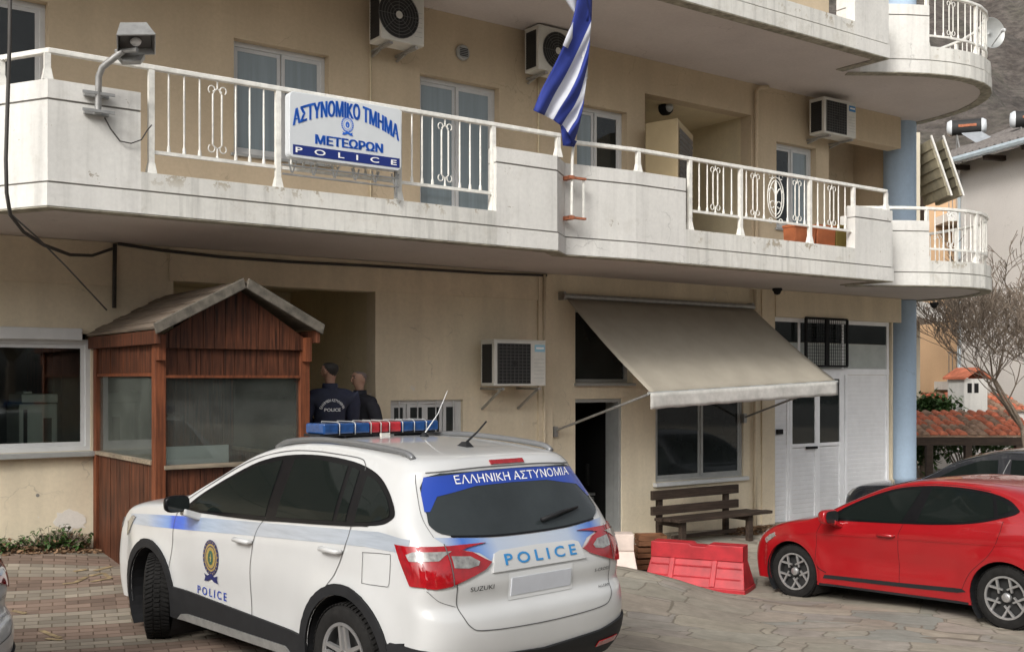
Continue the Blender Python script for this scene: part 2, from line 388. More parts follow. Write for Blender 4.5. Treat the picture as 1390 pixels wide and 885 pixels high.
for j in range(len(ys)-1):
    for i in range(nx-1):
        fs.append((j*nx+i, j*nx+i+1, (j+1)*nx+i+1, (j+1)*nx+i))
        cx, cy = (xs[i]+xs[i+1])/2, (ys[j]+ys[j+1])/2
        l = loc = ((cx-OX)*UX+(cy-OY)*UY, -(cx-OX)*UY+(cy-OY)*UX)
        ms.append(2 if (abs(cx) > 40 or cy > 26 or cy < -30) else (0 if cx < .35 and cy > 0 or cx < -1 else 1))
g.add(vs, fs); g.m = ms
go = g.build('ground', [M['paver'], M['flag'], M['asphalt']], smooth=True, fix=False); tag(go, kind='structure')
# faded yellow paint marks on the pavers, 4 mm above them
M['yellow'] = simple('faded_yellow_paint', (.31,.235,.13), .8, var=.5, scale=14)
def gpix(px, py):                                     # where a sight line meets the ground
    r = (px-695)/F; lo_, hi_ = 3, 25
    for _ in range(40):
        Y = (lo_+hi_)/2
        if 2-(py-515)/F*Y < gz(r*Y, Y): hi_ = Y
        else: lo_ = Y
    return r*Y, Y
pm = MB()
for pts in ([(85,793),(102,791),(118,783)], [(100,776),(118,773)], [(123,790),(150,785),(140,778),(122,782)], [(128,775),(152,769)], [(17,829),(35,833)], [(56,856),(70,862),(82,866)], [(62,867),(84,869)]):
    q = [gpix(*p) for p in pts]
    for a, b in zip(q, q[1:]):
        a = Vector(a); b = Vector(b); d = (b-a).normalized(); n = Vector((-d.y, d.x))*.022
        L = [a-n, a+n, b+n, b-n]; pm.add([(p.x, p.y, gz(p.x, p.y)+.006) for p in L], [(0,1,2,3)])
tag(pm.build('painted_marking', M['yellow']), kind='structure')

# ------------------------------------------------------------------ apartment building
B = fthing('apartment_building', 'beige two storey police station block with white curved balconies and blue corner column', 'building')
def sweep(mb, path, z0, z1, off=0, thick=.15, m=0, ends=True):   # path: outer line in plan, thickness goes to its left
    P = [Vector(p) for p in path]; n = len(P); out = []; inn = []
    for i in range(n):
        d1 = (P[i]-P[i-1]).normalized() if i else (P[1]-P[0]).normalized()
        d2 = (P[i+1]-P[i]).normalized() if i < n-1 else d1
        n1 = Vector((-d1.y, d1.x)); n2 = Vector((-d2.y, d2.x)); b = (n1+n2).normalized(); k = 1/max(.4, b.dot(n1))
        out.append(P[i]-b*k*off); inn.append(P[i]+b*k*thick)
    vs = [(p.x,p.y,z0) for p in out]+[(p.x,p.y,z1) for p in out]+[(p.x,p.y,z0) for p in inn]+[(p.x,p.y,z1) for p in inn]
    fs = []
    for i in range(n-1):
        fs += [(i,i+1,n+i+1,n+i), (2*n+i+1,2*n+i,3*n+i,3*n+i+1), (n+i,n+i+1,3*n+i+1,3*n+i), (i+1,i,2*n+i,2*n+i+1)]
    if ends: fs += [(0,n,3*n,2*n), (n-1,3*n-1,4*n-1,2*n-1)]
    mb.add(vs, fs, m); return mb
def wallgrid(name, s0, s1, z0, z1, y0, y1, holes, mat, parent=B):
    S = sorted({s0, s1}|{h[0] for h in holes}|{h[1] for h in holes}); Z = sorted({z0, z1}|{h[2] for h in holes}|{h[3] for h in holes})
    S = [x for x in S if s0 <= x <= s1]; Z = [z for z in Z if z0 <= z <= z1]
    solid = lambda i, j: 0 <= i < len(S)-1 and 0 <= j < len(Z)-1 and not any(h[0]-1e-6 < (S[i]+S[i+1])/2 < h[1]+1e-6 and h[2]-1e-6 < (Z[j]+Z[j+1])/2 < h[3]+1e-6 for h in holes)
    mb = MB()
    for i in range(len(S)-1):
        for j in range(len(Z)-1):
            if not solid(i, j): continue
            a, b, c, d = S[i], S[i+1], Z[j], Z[j+1]
            mb.add([(a,y0,c),(b,y0,c),(b,y0,d),(a,y0,d)], [(0,1,2,3)]); mb.add([(a,y1,c),(b,y1,c),(b,y1,d),(a,y1,d)], [(3,2,1,0)])
            if not solid(i-1, j): mb.add([(a,y0,c),(a,y0,d),(a,y1,d),(a,y1,c)], [(0,1,2,3)])
            if not solid(i+1, j): mb.add([(b,y0,c),(b,y1,c),(b,y1,d),(b,y0,d)], [(0,1,2,3)])
            if not solid(i, j-1): mb.add([(a,y0,c),(a,y1,c),(b,y1,c),(b,y0,c)], [(0,1,2,3)])
            if not solid(i, j+1): mb.add([(a,y0,d),(b,y0,d),(b,y1,d),(a,y1,d)], [(0,1,2,3)])
    return mb.build(name, mat, parent, merge=True)
Z1, ZC2 = 3.42, 6.63
# ground floor openings (s0, s1, z0, z1)
OFF = (-13.2, -10.53, 1.27, 2.47); ENT = (-9.67, -7.2, -.5, 3.06); HW = (-6.99, -5.93, .9, 1.745)
TR = (-4.08, -3.02, 1.95, 2.99); DR = (-4.08, -3.22, -.6, 1.73); W2 = (-2.57, -.70, .50, 1.9); SH = (0.02, 3.11, -.6, 3.0)
wallgrid('wall', -16, 3.15, -.8, Z1+.1, 0, .22, [OFF, ENT, HW, TR, DR, W2, SH], M['wall_peel'])
WA = (-12.6, -10.95, 3.55, 5.80); WB = (-8.99, -7.82, 4.52, 5.80); WC = (-6.57, -5.36, 3.62, 5.80); WD = (-4.05, -3.13, 4.55, 5.80)
NI = (-2.78, -.52, 3.5, 6.13); WE = (.07, 1.05, 4.42, 5.80)
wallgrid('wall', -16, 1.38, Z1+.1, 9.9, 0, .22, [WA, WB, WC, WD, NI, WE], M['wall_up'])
# recesses, rooms behind
mb = MB()
mb.add([(-9.67,.22,-.5),(-9.67,2.4,-.5),(-9.67,2.4,3.4),(-9.67,.22,3.4)], [(0,1,2,3)]); mb.add([(-7.2,.22,-.5),(-7.2,2.4,-.5),(-7.2,2.4,3.4),(-7.2,.22,3.4)], [(3,2,1,0)])
mb.add([(-9.67,2.4,-.5),(-7.2,2.4,-.5),(-7.2,2.4,3.4),(-9.67,2.4,3.4)], [(0,1,2,3)]); mb.add([(-9.67,.22,3.2),(-7.2,.22,3.2),(-7.2,2.4,3.2),(-9.67,2.4,3.2)], [(3,2,1,0)])
mb.build('entrance_recess', M['recess'], B, fix=False)
mb = MB()
for (a, b, c, d, z0, z1) in ((-2.78, -.52, .22, 1.7, 3.5, 6.13),):
    mb.add([(a,c,z0),(a,d,z0),(a,d,z1),(a,c,z1)], [(0,1,2,3)]); mb.add([(b,c,z0),(b,d,z0),(b,d,z1),(b,c,z1)], [(3,2,1,0)])
    mb.add([(a,d,z0),(b,d,z0),(b,d,z1),(a,d,z1)], [(0,1,2,3)]); mb.add([(a,c,z1),(b,c,z1),(b,d,z1),(a,d,z1)], [(3,2,1,0)])
mb.build('niche_wall', M['recess'], B, fix=False)
mb = MB()                                             # recessed corner terrace behind the right part of the balcony
mb.box(1.16, 1.38, .22, 1.2, 3.5, 6.7); mb.box(1.38, 3.65, 1.2, 1.35, 3.5, 6.7); mb.box(3.65, 3.85, .52, 1.35, 3.5, 6.7)
mb.build('terrace_wall', M['wall_up'], B)
mb = MB(); mb.box(1.38, 3.35, -.02, .25, 6.08, 6.63); mb.build('beam', M['wall_up'], B)
mb = MB(); mb.box(.0, 3.32, -.05, -.001, 3.0, 3.42); mb.build('beam', M['wall'], B)
# shallow pilaster strips and lintel band of the ground floor
mb = MB(); mb.box(-4.74, -4.5, -.035, -.002, -.8, 3.42); mb.box(-16, -10.25, -.02, -.002, 2.97, 3.42); mb.box(-9.72, -4.74, -.02, -.002, 3.06, 3.42); mb.box(-.3, .0, -.03, -.002, -.8, 3.42)
SPL.append(mb.build('pilaster', M['wall'], B))
# shell behind (roof, sides and back) so that the block is solid
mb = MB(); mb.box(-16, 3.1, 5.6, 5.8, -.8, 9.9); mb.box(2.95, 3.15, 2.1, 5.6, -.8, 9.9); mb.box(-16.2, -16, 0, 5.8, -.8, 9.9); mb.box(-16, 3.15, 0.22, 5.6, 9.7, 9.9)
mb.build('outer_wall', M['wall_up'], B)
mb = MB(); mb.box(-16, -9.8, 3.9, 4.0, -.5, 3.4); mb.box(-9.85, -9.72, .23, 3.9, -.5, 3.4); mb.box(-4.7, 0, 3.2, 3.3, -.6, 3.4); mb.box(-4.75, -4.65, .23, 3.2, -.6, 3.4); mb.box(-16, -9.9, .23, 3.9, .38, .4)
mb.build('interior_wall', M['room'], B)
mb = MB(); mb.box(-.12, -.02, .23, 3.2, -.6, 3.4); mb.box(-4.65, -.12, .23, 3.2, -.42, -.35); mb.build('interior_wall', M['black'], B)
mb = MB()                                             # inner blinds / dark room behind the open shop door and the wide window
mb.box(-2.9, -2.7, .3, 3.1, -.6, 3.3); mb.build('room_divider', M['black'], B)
# floors / slabs with their underside
bal = [(-14, -1.75), (-11.75, -1.75), (-11.48, -2.22), (-6.16, -2.22), (-5.84, -1.96), (-4.86, -2.08), (.15, -2.08), (.15, -1.28)]
rnd = [(.17, -1.30)] + [(x, y) for x, y in ((.60,-1.60),(.9,-1.80),(1.23,-1.97),(1.6,-2.10),(2.0,-2.17),(2.4,-2.16),(2.75,-2.06),(3.05,-1.90),(3.35,-1.66),(3.6,-1.36),(3.82,-.98),(3.96,-.5),(4.02,0),(4.0,.6),(3.9,1.2),(3.7,1.9))]
def slab(z0, z1, pts):
    mb = MB(); poly = [(x, y+.03) if y < -1 else (x-.02, y) for x, y in pts] + [(3.6, 2.0), (1.4, 2.0), (1.38, .0), (-14, .0)]
    mb.prism(poly, lambda u, v: (u, v, z0), (0, 0, z1-z0)); return mb
slab(Z1+.006, Z1+.18, bal[:-1]+[(.14, -1.30)]+rnd[1:]).build('balcony_slab', M['soffit'], B)
ub = [(-14, -2.08), (.06, -2.08), (.06, -1.28)]
slab(ZC2, ZC2+.18, ub[:-1]+[(.05, -1.30)]+rnd[1:]).build('balcony_slab', M['soffit'], B)
# parapets: band, groove, upstand, groove, cap
def parapet(name, path, z, top, mat, upgroove=True):
    mb = MB(); sweep(mb, path, z-.012, z+.002, .006, .16, 2); sweep(mb, path, z+.0021, z+.19, .012, .16)
    sweep(mb, path, z+.19, z+.208, -.016, .14, 1)
    t1 = top-.17 if upgroove else top
    sweep(mb, path, z+.208, t1, 0, .15)
    if upgroove: sweep(mb, path, t1, t1+.018, -.016, .14, 1); sweep(mb, path, t1+.018, top, 0, .15)
    return mb.build(name, [mat, M['groove'], M['grime']], B)
def cut(path, s0, s1):                                # part of a left-to-right path between two s values
    out = []
    for a, b in zip(path, path[1:]):
        for p in (a, b):
            if s0 <= p[0] <= s1 and (not out or out[-1] != p): out.append(p)
        for sv in (s0, s1):
            if min(a[0], b[0]) < sv < max(a[0], b[0]):
                t_ = (sv-a[0])/(b[0]-a[0]); out.append((sv, a[1]+(b[1]-a[1])*t_))
    return sorted(set(out), key=lambda p: p[0])
sA, sB = sx(191, 2.22), sx(674, 2.22); sC, sD = sx(931, 2.08), sx(1161, 2.08)
parapet('parapet', [(-14,-1.75),(-11.75,-1.75),(-11.48,-2.22),(sA,-2.22)], Z1, 4.46, M['parapet'])
parapet('kerb', [(sA,-2.22),(sB,-2.22)], Z1, 3.78, M['kerb'], False)
parapet('parapet', [(sB,-2.22),(-6.16,-2.22),(-5.84,-1.96),(-4.86,-2.08),(sC,-2.08)], Z1, 4.46, M['parapet'])
parapet('kerb', [(sC,-2.08),(sD,-2.08)], Z1, 3.84, M['kerb'], False)
parapet('parapet', [(sD,-2.08),(.15,-2.08),(.15,-1.28)], Z1, 4.44, M['parapet'])
parapet('parapet', rnd[:4], Z1, 4.40, M['parapet']); parapet('kerb', rnd[3:], Z1, 3.80, M['kerb'], False)
# upper floor
parapet('parapet', [(-14,-2.08),(-3.6,-2.08)], ZC2, 7.66, M['parapet']); parapet('kerb', [(-3.6,-2.08),(-.72,-2.08)], ZC2, 7.02, M['kerb'], False)
parapet('parapet', [(-.72,-2.08),(.06,-2.08),(.06,-1.28)], ZC2, 7.66, M['parapet'])
parapet('parapet', rnd[:4], ZC2, 7.66, M['parapet']); parapet('kerb', rnd[3:], ZC2, 7.04, M['kerb'], False)
# column
cxs = (sx(1199, -.28)+sx(1243, -.28))/2
for z0, z1 in ((-.7, Z1), (Z1+.18, ZC2), (ZC2+.18, 9.9)):
    mb = MB(); mb.lathe([(.285, z0), (.285, z1)], 40, c=(cxs, .28, 0)); mb.build('column', M['blue_col'], B, smooth=True, fix=False)

def window(s0, s1, z0, z1, y=.11, divs=(.5,), fw=.055, fm='alu', pm='curtain_glass', pms=None, parent=B, name='window', sash=True, depth=.05):
    mb = MB(); d = depth
    mb.box(s0, s1, y, y+d, z1-fw, z1); mb.box(s0, s1, y, y+d, z0, z0+fw); mb.box(s0, s0+fw, y, y+d, z0+fw, z1-fw); mb.box(s1-fw, s1, y, y+d, z0+fw, z1-fw)
    fr = mb.build(name, M[fm], parent, bevel=.004)
    xs_ = [s0+fw]+[s0+(s1-s0)*k for k in divs]+[s1-fw]
    for i in range(len(xs_)-1):
        a, b = xs_[i]+(.0 if i == 0 else .003), xs_[i+1]-(.0 if i == len(xs_)-2 else .003)
        yo = y+(.008 if i % 2 else .026)
        if sash:
            q = MB(); w_ = .042
            q.box(a, b, yo, yo+.022, z1-fw-w_, z1-fw-.001); q.box(a, b, yo, yo+.022, z0+fw+.001, z0+fw+w_); q.box(a, a+w_, yo, yo+.022, z0+fw+w_, z1-fw-w_); q.box(b-w_, b, yo, yo+.022, z0+fw+w_, z1-fw-w_)
            q.build('frame', M[fm], fr)
        else: w_ = .005
        p = MB(); p.box(a+w_-.004, b-w_+.004, yo+.008, yo+.014, z0+fw+w_-.004, z1-fw-w_+.004); p.build('pane', M[(pms or [pm]*9)[i]], fr)
    return fr
def dark_box(s0, s1, z0, z1, y0=.24, y1=1.2, mat='black'):
    mb = MB(); mb.add([(s0,y1,z0),(s1,y1,z0),(s1,y1,z1),(s0,y1,z1)], [(0,1,2,3)])
    for a, b in (((s0,y0,z0),(s0,y1,z0)), ((s1,y1,z0),(s1,y0,z0))): mb.add([a, b, (b[0],b[1],z1), (a[0],a[1],z1)], [(0,1,2,3)])
    mb.add([(s0,y0,z1),(s1,y0,z1),(s1,y1,z1),(s0,y1,z1)], [(0,1,2,3)]); mb.build('room', M[mat], B, fix=False)
window(*WA[:4], divs=(.45,), pm='dark_glass'); window(*WB, divs=(.53,)); window(*WC, divs=(.5,)); window(*WD, divs=(.45,), pms=['curtain_glass','dark_glass']); window(*WE, divs=(.5,), pms=['dark_glass','curtain_glass'])
for (a, b, c, d) in (WB, WD, WE):                     # stone sills
    mb = MB(); mb.box(a-.04, b+.04, -.035, .07, c-.035, c-.002); mb.build('sill', M['alu_grey'], B, bevel=.004)
# left office window with roller box, sill, real room behind
wo_ = window(OFF[0], OFF[1], OFF[2], OFF[3]-.06, y=.02, divs=(.35, .6), fw=.05, pm='clear')
mb = MB(); mb.box(OFF[0], OFF[1]-.1, -.06, .06, OFF[3]-.07, OFF[3]+.05); mb.build('shutter_box', M['alu'], B, bevel=.006)
mb = MB(); mb.box(OFF[0]-.03, OFF[1]+.02, -.10, .06, OFF[2]-.055, OFF[2]-.003); mb.build('sill', M['alu_grey'], B, bevel=.005)
# barred low window
hw = window(*HW, y=.05, divs=(.25,.5,.75), fw=.05, pm='dark_glass')
mb = MB()
for k in range(1, 8):
    x = HW[0]+(HW[1]-HW[0])*k/8
    if k % 2: mb.tube([(x, .02, HW[2]+.01), (x, .02, HW[3]-.01)], .008, 8)
o = mb.build('window_bar', M['alu'], hw, smooth=True); SPL.append(o)
# transom, open door, wide sliding window of the shop
window(*TR, divs=(), pm='dark_glass', fm='alu_grey', sash=False); mb = MB(); mb.box(TR[0]-.02, TR[1]+.02, -.05, .07, TR[2]-.04, TR[2]-.002); mb.build('sill', M['alu_grey'], B)
w2 = window(W2[0], W2[1], W2[2], W2[3], y=.03, divs=(.52,), pm='dark_glass', fm='alu_grey', fw=.05)
mb = MB(); mb.box(W2[0]-.05, W2[1]+.06, -.07, .04, W2[2]-.06, W2[2]-.002); mb.build('sill', M['alu'], B, bevel=.006)
dd = MB(); dd.box(DR[1]-.05, DR[1], .02, .12, -.4, DR[3]); dd.box(DR[0], DR[1]-.05, .02, .12, DR[3]-.05, DR[3]); fr = dd.build('door_frame', M['alu_grey'], B, bevel=.004)
dd = MB(); dd.box(DR[1]-.047, DR[1]-.007, .125, .30, -.36, DR[3]-.06); dl = dd.build('door', M['alu_grey'], B)
# white shop front right: transom row, mesh guard, two leaves, side panels
zt = 2.10
S0, S1 = SH[0], 3.09
q = [sx(1050), sx(1072), sx(1078), sx(1113), sx(1120), sx(1150), sx(1156), sx(1196)]
mb = MB(); y0, y1 = .04, .10
mb.box(S0, S1, y0, y1, 2.93, 3.0); mb.box(S0, S1, y0-.006, y1, zt-.02, zt+.08)
for x in (S0, S1-.06): mb.box(x, x+.06, y0, y1, -.5, 2.93)
for x in (sx(1147), sx(1073), sx(1152)): mb.box(x-.03, x+.03, y0+.002, y1, -.5, zt-.02)
for x in (sx(1088), sx(1147)): mb.box(x-.025, x+.025, y0+.002, y1, zt+.08, 2.93)
sf = mb.build('shop_front', M['front_white'], B, bevel=.004)
def slats(mb, a, b, z0, z1, y=.06, n=None, step=.075):
    z = z0
    while z < z1-.01:
        t_ = min(step, z1-z); mb.add([(a,y+.012,z),(b,y+.012,z),(b,y,z+t_-.012),(a,y,z+t_-.012),(a,y,z+t_),(b,y,z+t_)], [(0,1,2,3),(3,2,5,4)]); z += t_
for (a, b) in ((S0+.06, sx(1073)-.03), (sx(1152)+.03, S1-.06)):
    mb = MB(); slats(mb, a, b, -.4, zt-.02); mb.build('slatted_panel', M['front_white'], sf, fix=False)
for (a, b, zt_) in ((sx(1073)+.03, sx(1112), zt-.02), (sx(1112), sx(1147)-.03, zt-.02)):
    mb = MB(); zz = .95
    mb.box(a, a+.06, .035, .075, -.4, zt_); mb.box(b-.06, b, .035, .075, -.4, zt_); mb.box(a+.06, b-.06, .035, .075, zt_-.07, zt_); mb.box(a+.06, b-.06, .035, .075, zz-.05, zz)
    slats(mb, a+.06, b-.06, -.4, zz-.05, .05)
    d_ = mb.build('door', M['front_white'], sf, fix=False)
    p = MB(); p.box(a+.055, b-.055, .052, .058, zz, zt_-.065); p.build('pane', M['dark_glass'], d_)
    if a < sx(1100): h_ = MB(); h_.box(b-.30, b-.03, .0, .035, .86, .90); h_.build('door_handle', M['rubber'], d_, bevel=.004)
for (a, b) in ((S0+.06, sx(1088)-.025), (sx(1088)+.025, sx(1147)-.025), (sx(1147)+.025, S1-.06)):
    p = MB(); p.box(a, b, .06, .066, zt+.08, 2.60); p.build('pane', M['frost_glass'], sf)
    p = MB(); p.box(a, b, .06, .066, 2.603, 2.93); p.build('pane', M['dark_glass'], sf)
mb = MB(); a, b = sx(1089), sx(1145); z0, z1 = 2.22, 3.0         # black mesh guard on the transom
for x in (a, (a+b)/2-.02, (a+b)/2+.02, b): mb.box(x-.018, x+.018, -.09, -.055, z0, z1)
mb.box(a, b, -.088, -.057, z0-.018, z0+.018); mb.box(a, b, -.088, -.057, z1-.018, z1+.018)
x = a+.05
while x < b: mb.box(x-.003, x+.003, -.075, -.069, z0, z1); x += .055
z = z0+.05
while z < z1: mb.box(a, b, -.078, -.072, z-.003, z+.003); z += .055
mb.build('window_guard', M['rubber'], sf)
mb = MB(); mb.box(S0+.10, S0+.24, .02, .05, 1.12, 1.2); mb.build('letter_slot', M['rubber'], sf)
# downpipes
mb = MB(); xp = sx(739, .05); mb.tube([(xp, -.05, -.2), (xp, -.05, 3.4)], .022, 8); mb.build('drainpipe', M['wall'], B, smooth=True)
mb = MB(); xp = sx(1025, .06); mb.tube([(xp, -.06, -.3), (xp, -.06, 3.4)], .028, 8); mb.build('drainpipe', M['wall'], B, smooth=True)
mb = MB(); xp = sx(1027, .06); mb.tube([(xp, -.06, 3.6), (xp, -.06, 6.5), (xp+.04, -.1, 6.56), (xp+.2, -.12, 6.58)], .034, 10); mb.build('drainpipe', M['wall_up'], B, smooth=True)
mb = MB(); xp = sx(503, .02); mb.tube([(xp, -.02, 3.6), (xp, -.02, 6.2)], .011, 6); xp = sx(731, .02); mb.tube([(xp, -.02, 3.6), (xp, -.02, 6.2)], .013, 6); SPL.append(mb.build('conduit', M['recess'], B, smooth=True))
# ---- railings
def baluster_mesh(h):
    mb = MB(); mb.tube([(0,0,0),(0,0,.02),(0,0,.05),(0,0,.06),(0,0,h*.5),(0,0,h-.05),(0,0,h)], [.017,.017,.013,.0085,.0105,.0085,.0085], 8); return mb
def ornament_mesh(h, k=1):
    mb = MB(); d = .042
    for s_ in (-1, 1):
        mb.tube([(s_*d,0,.17*h), (s_*d,0,.83*h)], [.009,.009], 6)
        for z_, f_ in ((.83*h, 1), (.17*h, -1)):
            L = []
            for i in range(13):
                a_ = R(-60+300*i/12); L.append((s_*(d+.012-.030*math.cos(a_)), 0, z_+f_*(.045+.034*math.sin(a_)-.01)))
            mb.tube(L, .006, 5)
    mb.tube([(0,0,0),(0,0,.025),(0,0,.12*h)], [.016,.009,.008], 6); mb.tube([(0,0,.9*h),(0,0,h)], .008, 6)
    for z_ in (.12*h, .9*h): mb.tube([(-d,0,z_+(.03 if z_ < .5*h else -.03)), (0,0,z_), (d,0,z_+(.03 if z_ < .5*h else -.03))], .007, 5)
    return mb
def big_ornament(h):
    mb = MB()
    for rx, rz in ((.16,.27), (.125,.225)): mb.tube([(rx*math.cos(a*math.pi/12), 0, h*.5+rz*math.sin(a*math.pi/12)) for a in range(25)], .007, 5, cap=False)
    mb.tube([(0,0,.05), (0,0,h*.5+.18), (0,0,h*.5+.24)], [.008,.018,.004], 6)
    for s_ in (-1, 1):
        mb.tube([(s_*.14*t_/6, 0, h*.5+.02+.10*math.sin(t_/6*2.6)) for t_ in range(7)], .009, 5)
        mb.tube([(s_*(.065-.055*math.cos(R(30*i))*(1-i*.03)), 0, h*.5-.10+.055*math.sin(R(30*i))*(1-i*.03)) for i in range(12)], .007, 5)
        for z_, q_ in ((h*.5+.28, 1), (h*.5-.31, -1)):
            mb.tube([(s_*(.10+.035*math.cos(R(28*i))), 0, z_+.035*math.sin(R(28*i))) for i in range(12)], .006, 5)
            mb.tube([(s_*.10, 0, z_+q_*.035), (s_*.10, 0, (h if q_ > 0 else 0))], .006, 5)
    return mb
def proto(mb): o = mb.build('baluster', M['railpaint'], None, smooth=50, merge=False); bpy.data.objects.remove(o, do_unlink=False) if False else None; return o
def put(me, name, parent, loc, rz=0):
    o = bpy.data.objects.new(name, me); COL.objects.link(o); o.parent = parent; o.location = loc; o.rotation_euler = (0,0,rz); return o
def railing(path, zr, zb, zk, posts, bars, orns, bigs=(), y=None, low=None):
    mb = MB(); sweep(mb, path, zr-.045, zr, .028, .028); root = mb.build('railing', M['railpaint'], B, bevel=.008)
    if low: q_ = MB(); sweep(q_, low, zb-.03, zb, .014, .014); q_.build('bottom_rail', M['railpaint'], root)
    h = zr-.045-zb
    me1, me2 = mesh_of(baluster_mesh(h)), mesh_of(ornament_mesh(h))
    for x, yy, rz in bars: put(me1, 'baluster', root, (x, yy, zb), rz)
    for x, yy, rz in orns: put(me2, 'ornamental_baluster', root, (x, yy, zb), rz)
    for x, yy, rz in bigs: put(mesh_of(big_ornament(h)), 'oval_ornament', root, (x, yy, zb), rz)
    for x, yy, z0 in posts:
        p = MB(); p.box(x-.024, x+.024, yy-.024, yy+.024, z0+.10, zr-.045)
        p.hexa([(x-.042,yy-.042,z0),(x+.042,yy-.042,z0),(x+.042,yy+.042,z0),(x-.042,yy+.042,z0)], [(x-.026,yy-.026,z0+.10),(x+.026,yy-.026,z0+.10),(x+.026,yy+.026,z0+.10),(x-.026,yy+.026,z0+.10)])
        p.build('post', M['railpaint'], root)
    return root
def mesh_of(mb):
    o = mb.build('tmp', M['railpaint'], None, smooth=50); me = o.data; bpy.data.objects.remove(o); return me
yl, yr_ = -2.15, -2.01
X = lambda p: sx(p, 2.15); X2 = lambda p: sx(p, 2.01)
P1 = [205, 377, 541, 669]
railing([(-13.9,-1.68),(-11.72,-1.68),(-11.45,yl),(X(757)+.03,yl)], 4.73, 3.99, 3.78,
    [(X(p), yl, 3.78) for p in P1]+[(X(757), yl, 4.46), (X(64), yl, 4.46), (-11.72, -1.68, 4.46)],
    [(X(p), yl, 0) for p in (229,250,271,320,339,358,395,412,428,480,496,512,559,573,587,624,638,652)],
    [(X(p), yl, 0) for p in (295, 452, 604)], low=[(X(205), yl), (X(669), yl)])
railing([(-5.78,-1.88),(-4.82,yr_),(.10,yr_)], 4.75, 4.10, 3.84,
    [(X2(p), yr_, 3.84) for p in (936,1005,1099,1158)]+[(X2(866), yr_, 4.46), (.09, yr_, 4.44)],
    [(X2(p), yr_, 0) for p in (949,960,982,993,1013,1037,1069,1092,1110,1119,1138,1147)],
    [(X2(p), yr_, 0) for p in (971,1025,1082,1129)], [(X2(1053), yr_, 0)], low=[(X2(936), yr_), (X2(1158), yr_)])
def arc_pts(path, off):
    P = [Vector(p) for p in path]; out = []
    for i in range(len(P)):
        d = (P[min(i+1,len(P)-1)]-P[max(i-1,0)]).normalized(); out.append(P[i]+Vector((-d.y, d.x))*off)
    return out
def arc_sample(pts, step):
    out = []; acc = 0
    for a, b in zip(pts, pts[1:]):
        L = (b-a).length; t_ = (step-acc) if acc else 0
        while t_ < L:
            p = a+(b-a)*(t_/L); out.append((p.x, p.y, math.atan2((b-a).y, (b-a).x))); t_ += step
        acc = L-(t_-step)
    return out
ra = arc_pts(rnd, .07)
for zr, zb, zk in ((4.62, 4.0, 3.80), (7.86, 7.24, 7.04)):
    sm = arc_sample(ra[3:], .15); ps = [sm[0], sm[7], sm[14], sm[21]]
    rt_ = railing([tuple(p) for p in ra], zr, zb, zk, [(x, y_, zk) for x, y_, _ in ps], [(x, y_, rz) for i, (x, y_, rz) in enumerate(sm) if i % 7 and i % 7 not in (3,)], [(x, y_, rz) for i, (x, y_, rz) in enumerate(sm) if i % 7 == 3], low=[tuple(p) for p in ra[3:]])
# ------------------------------------------------------------------ things fixed to or standing by the building
def fobj(mb, name, mat, label, cat, group=None, **k):   # single-mesh thing in the facade frame
    o = mb.build(name, mat, None, mat=FR.copy(), **k); return tag(o, label, cat, group)
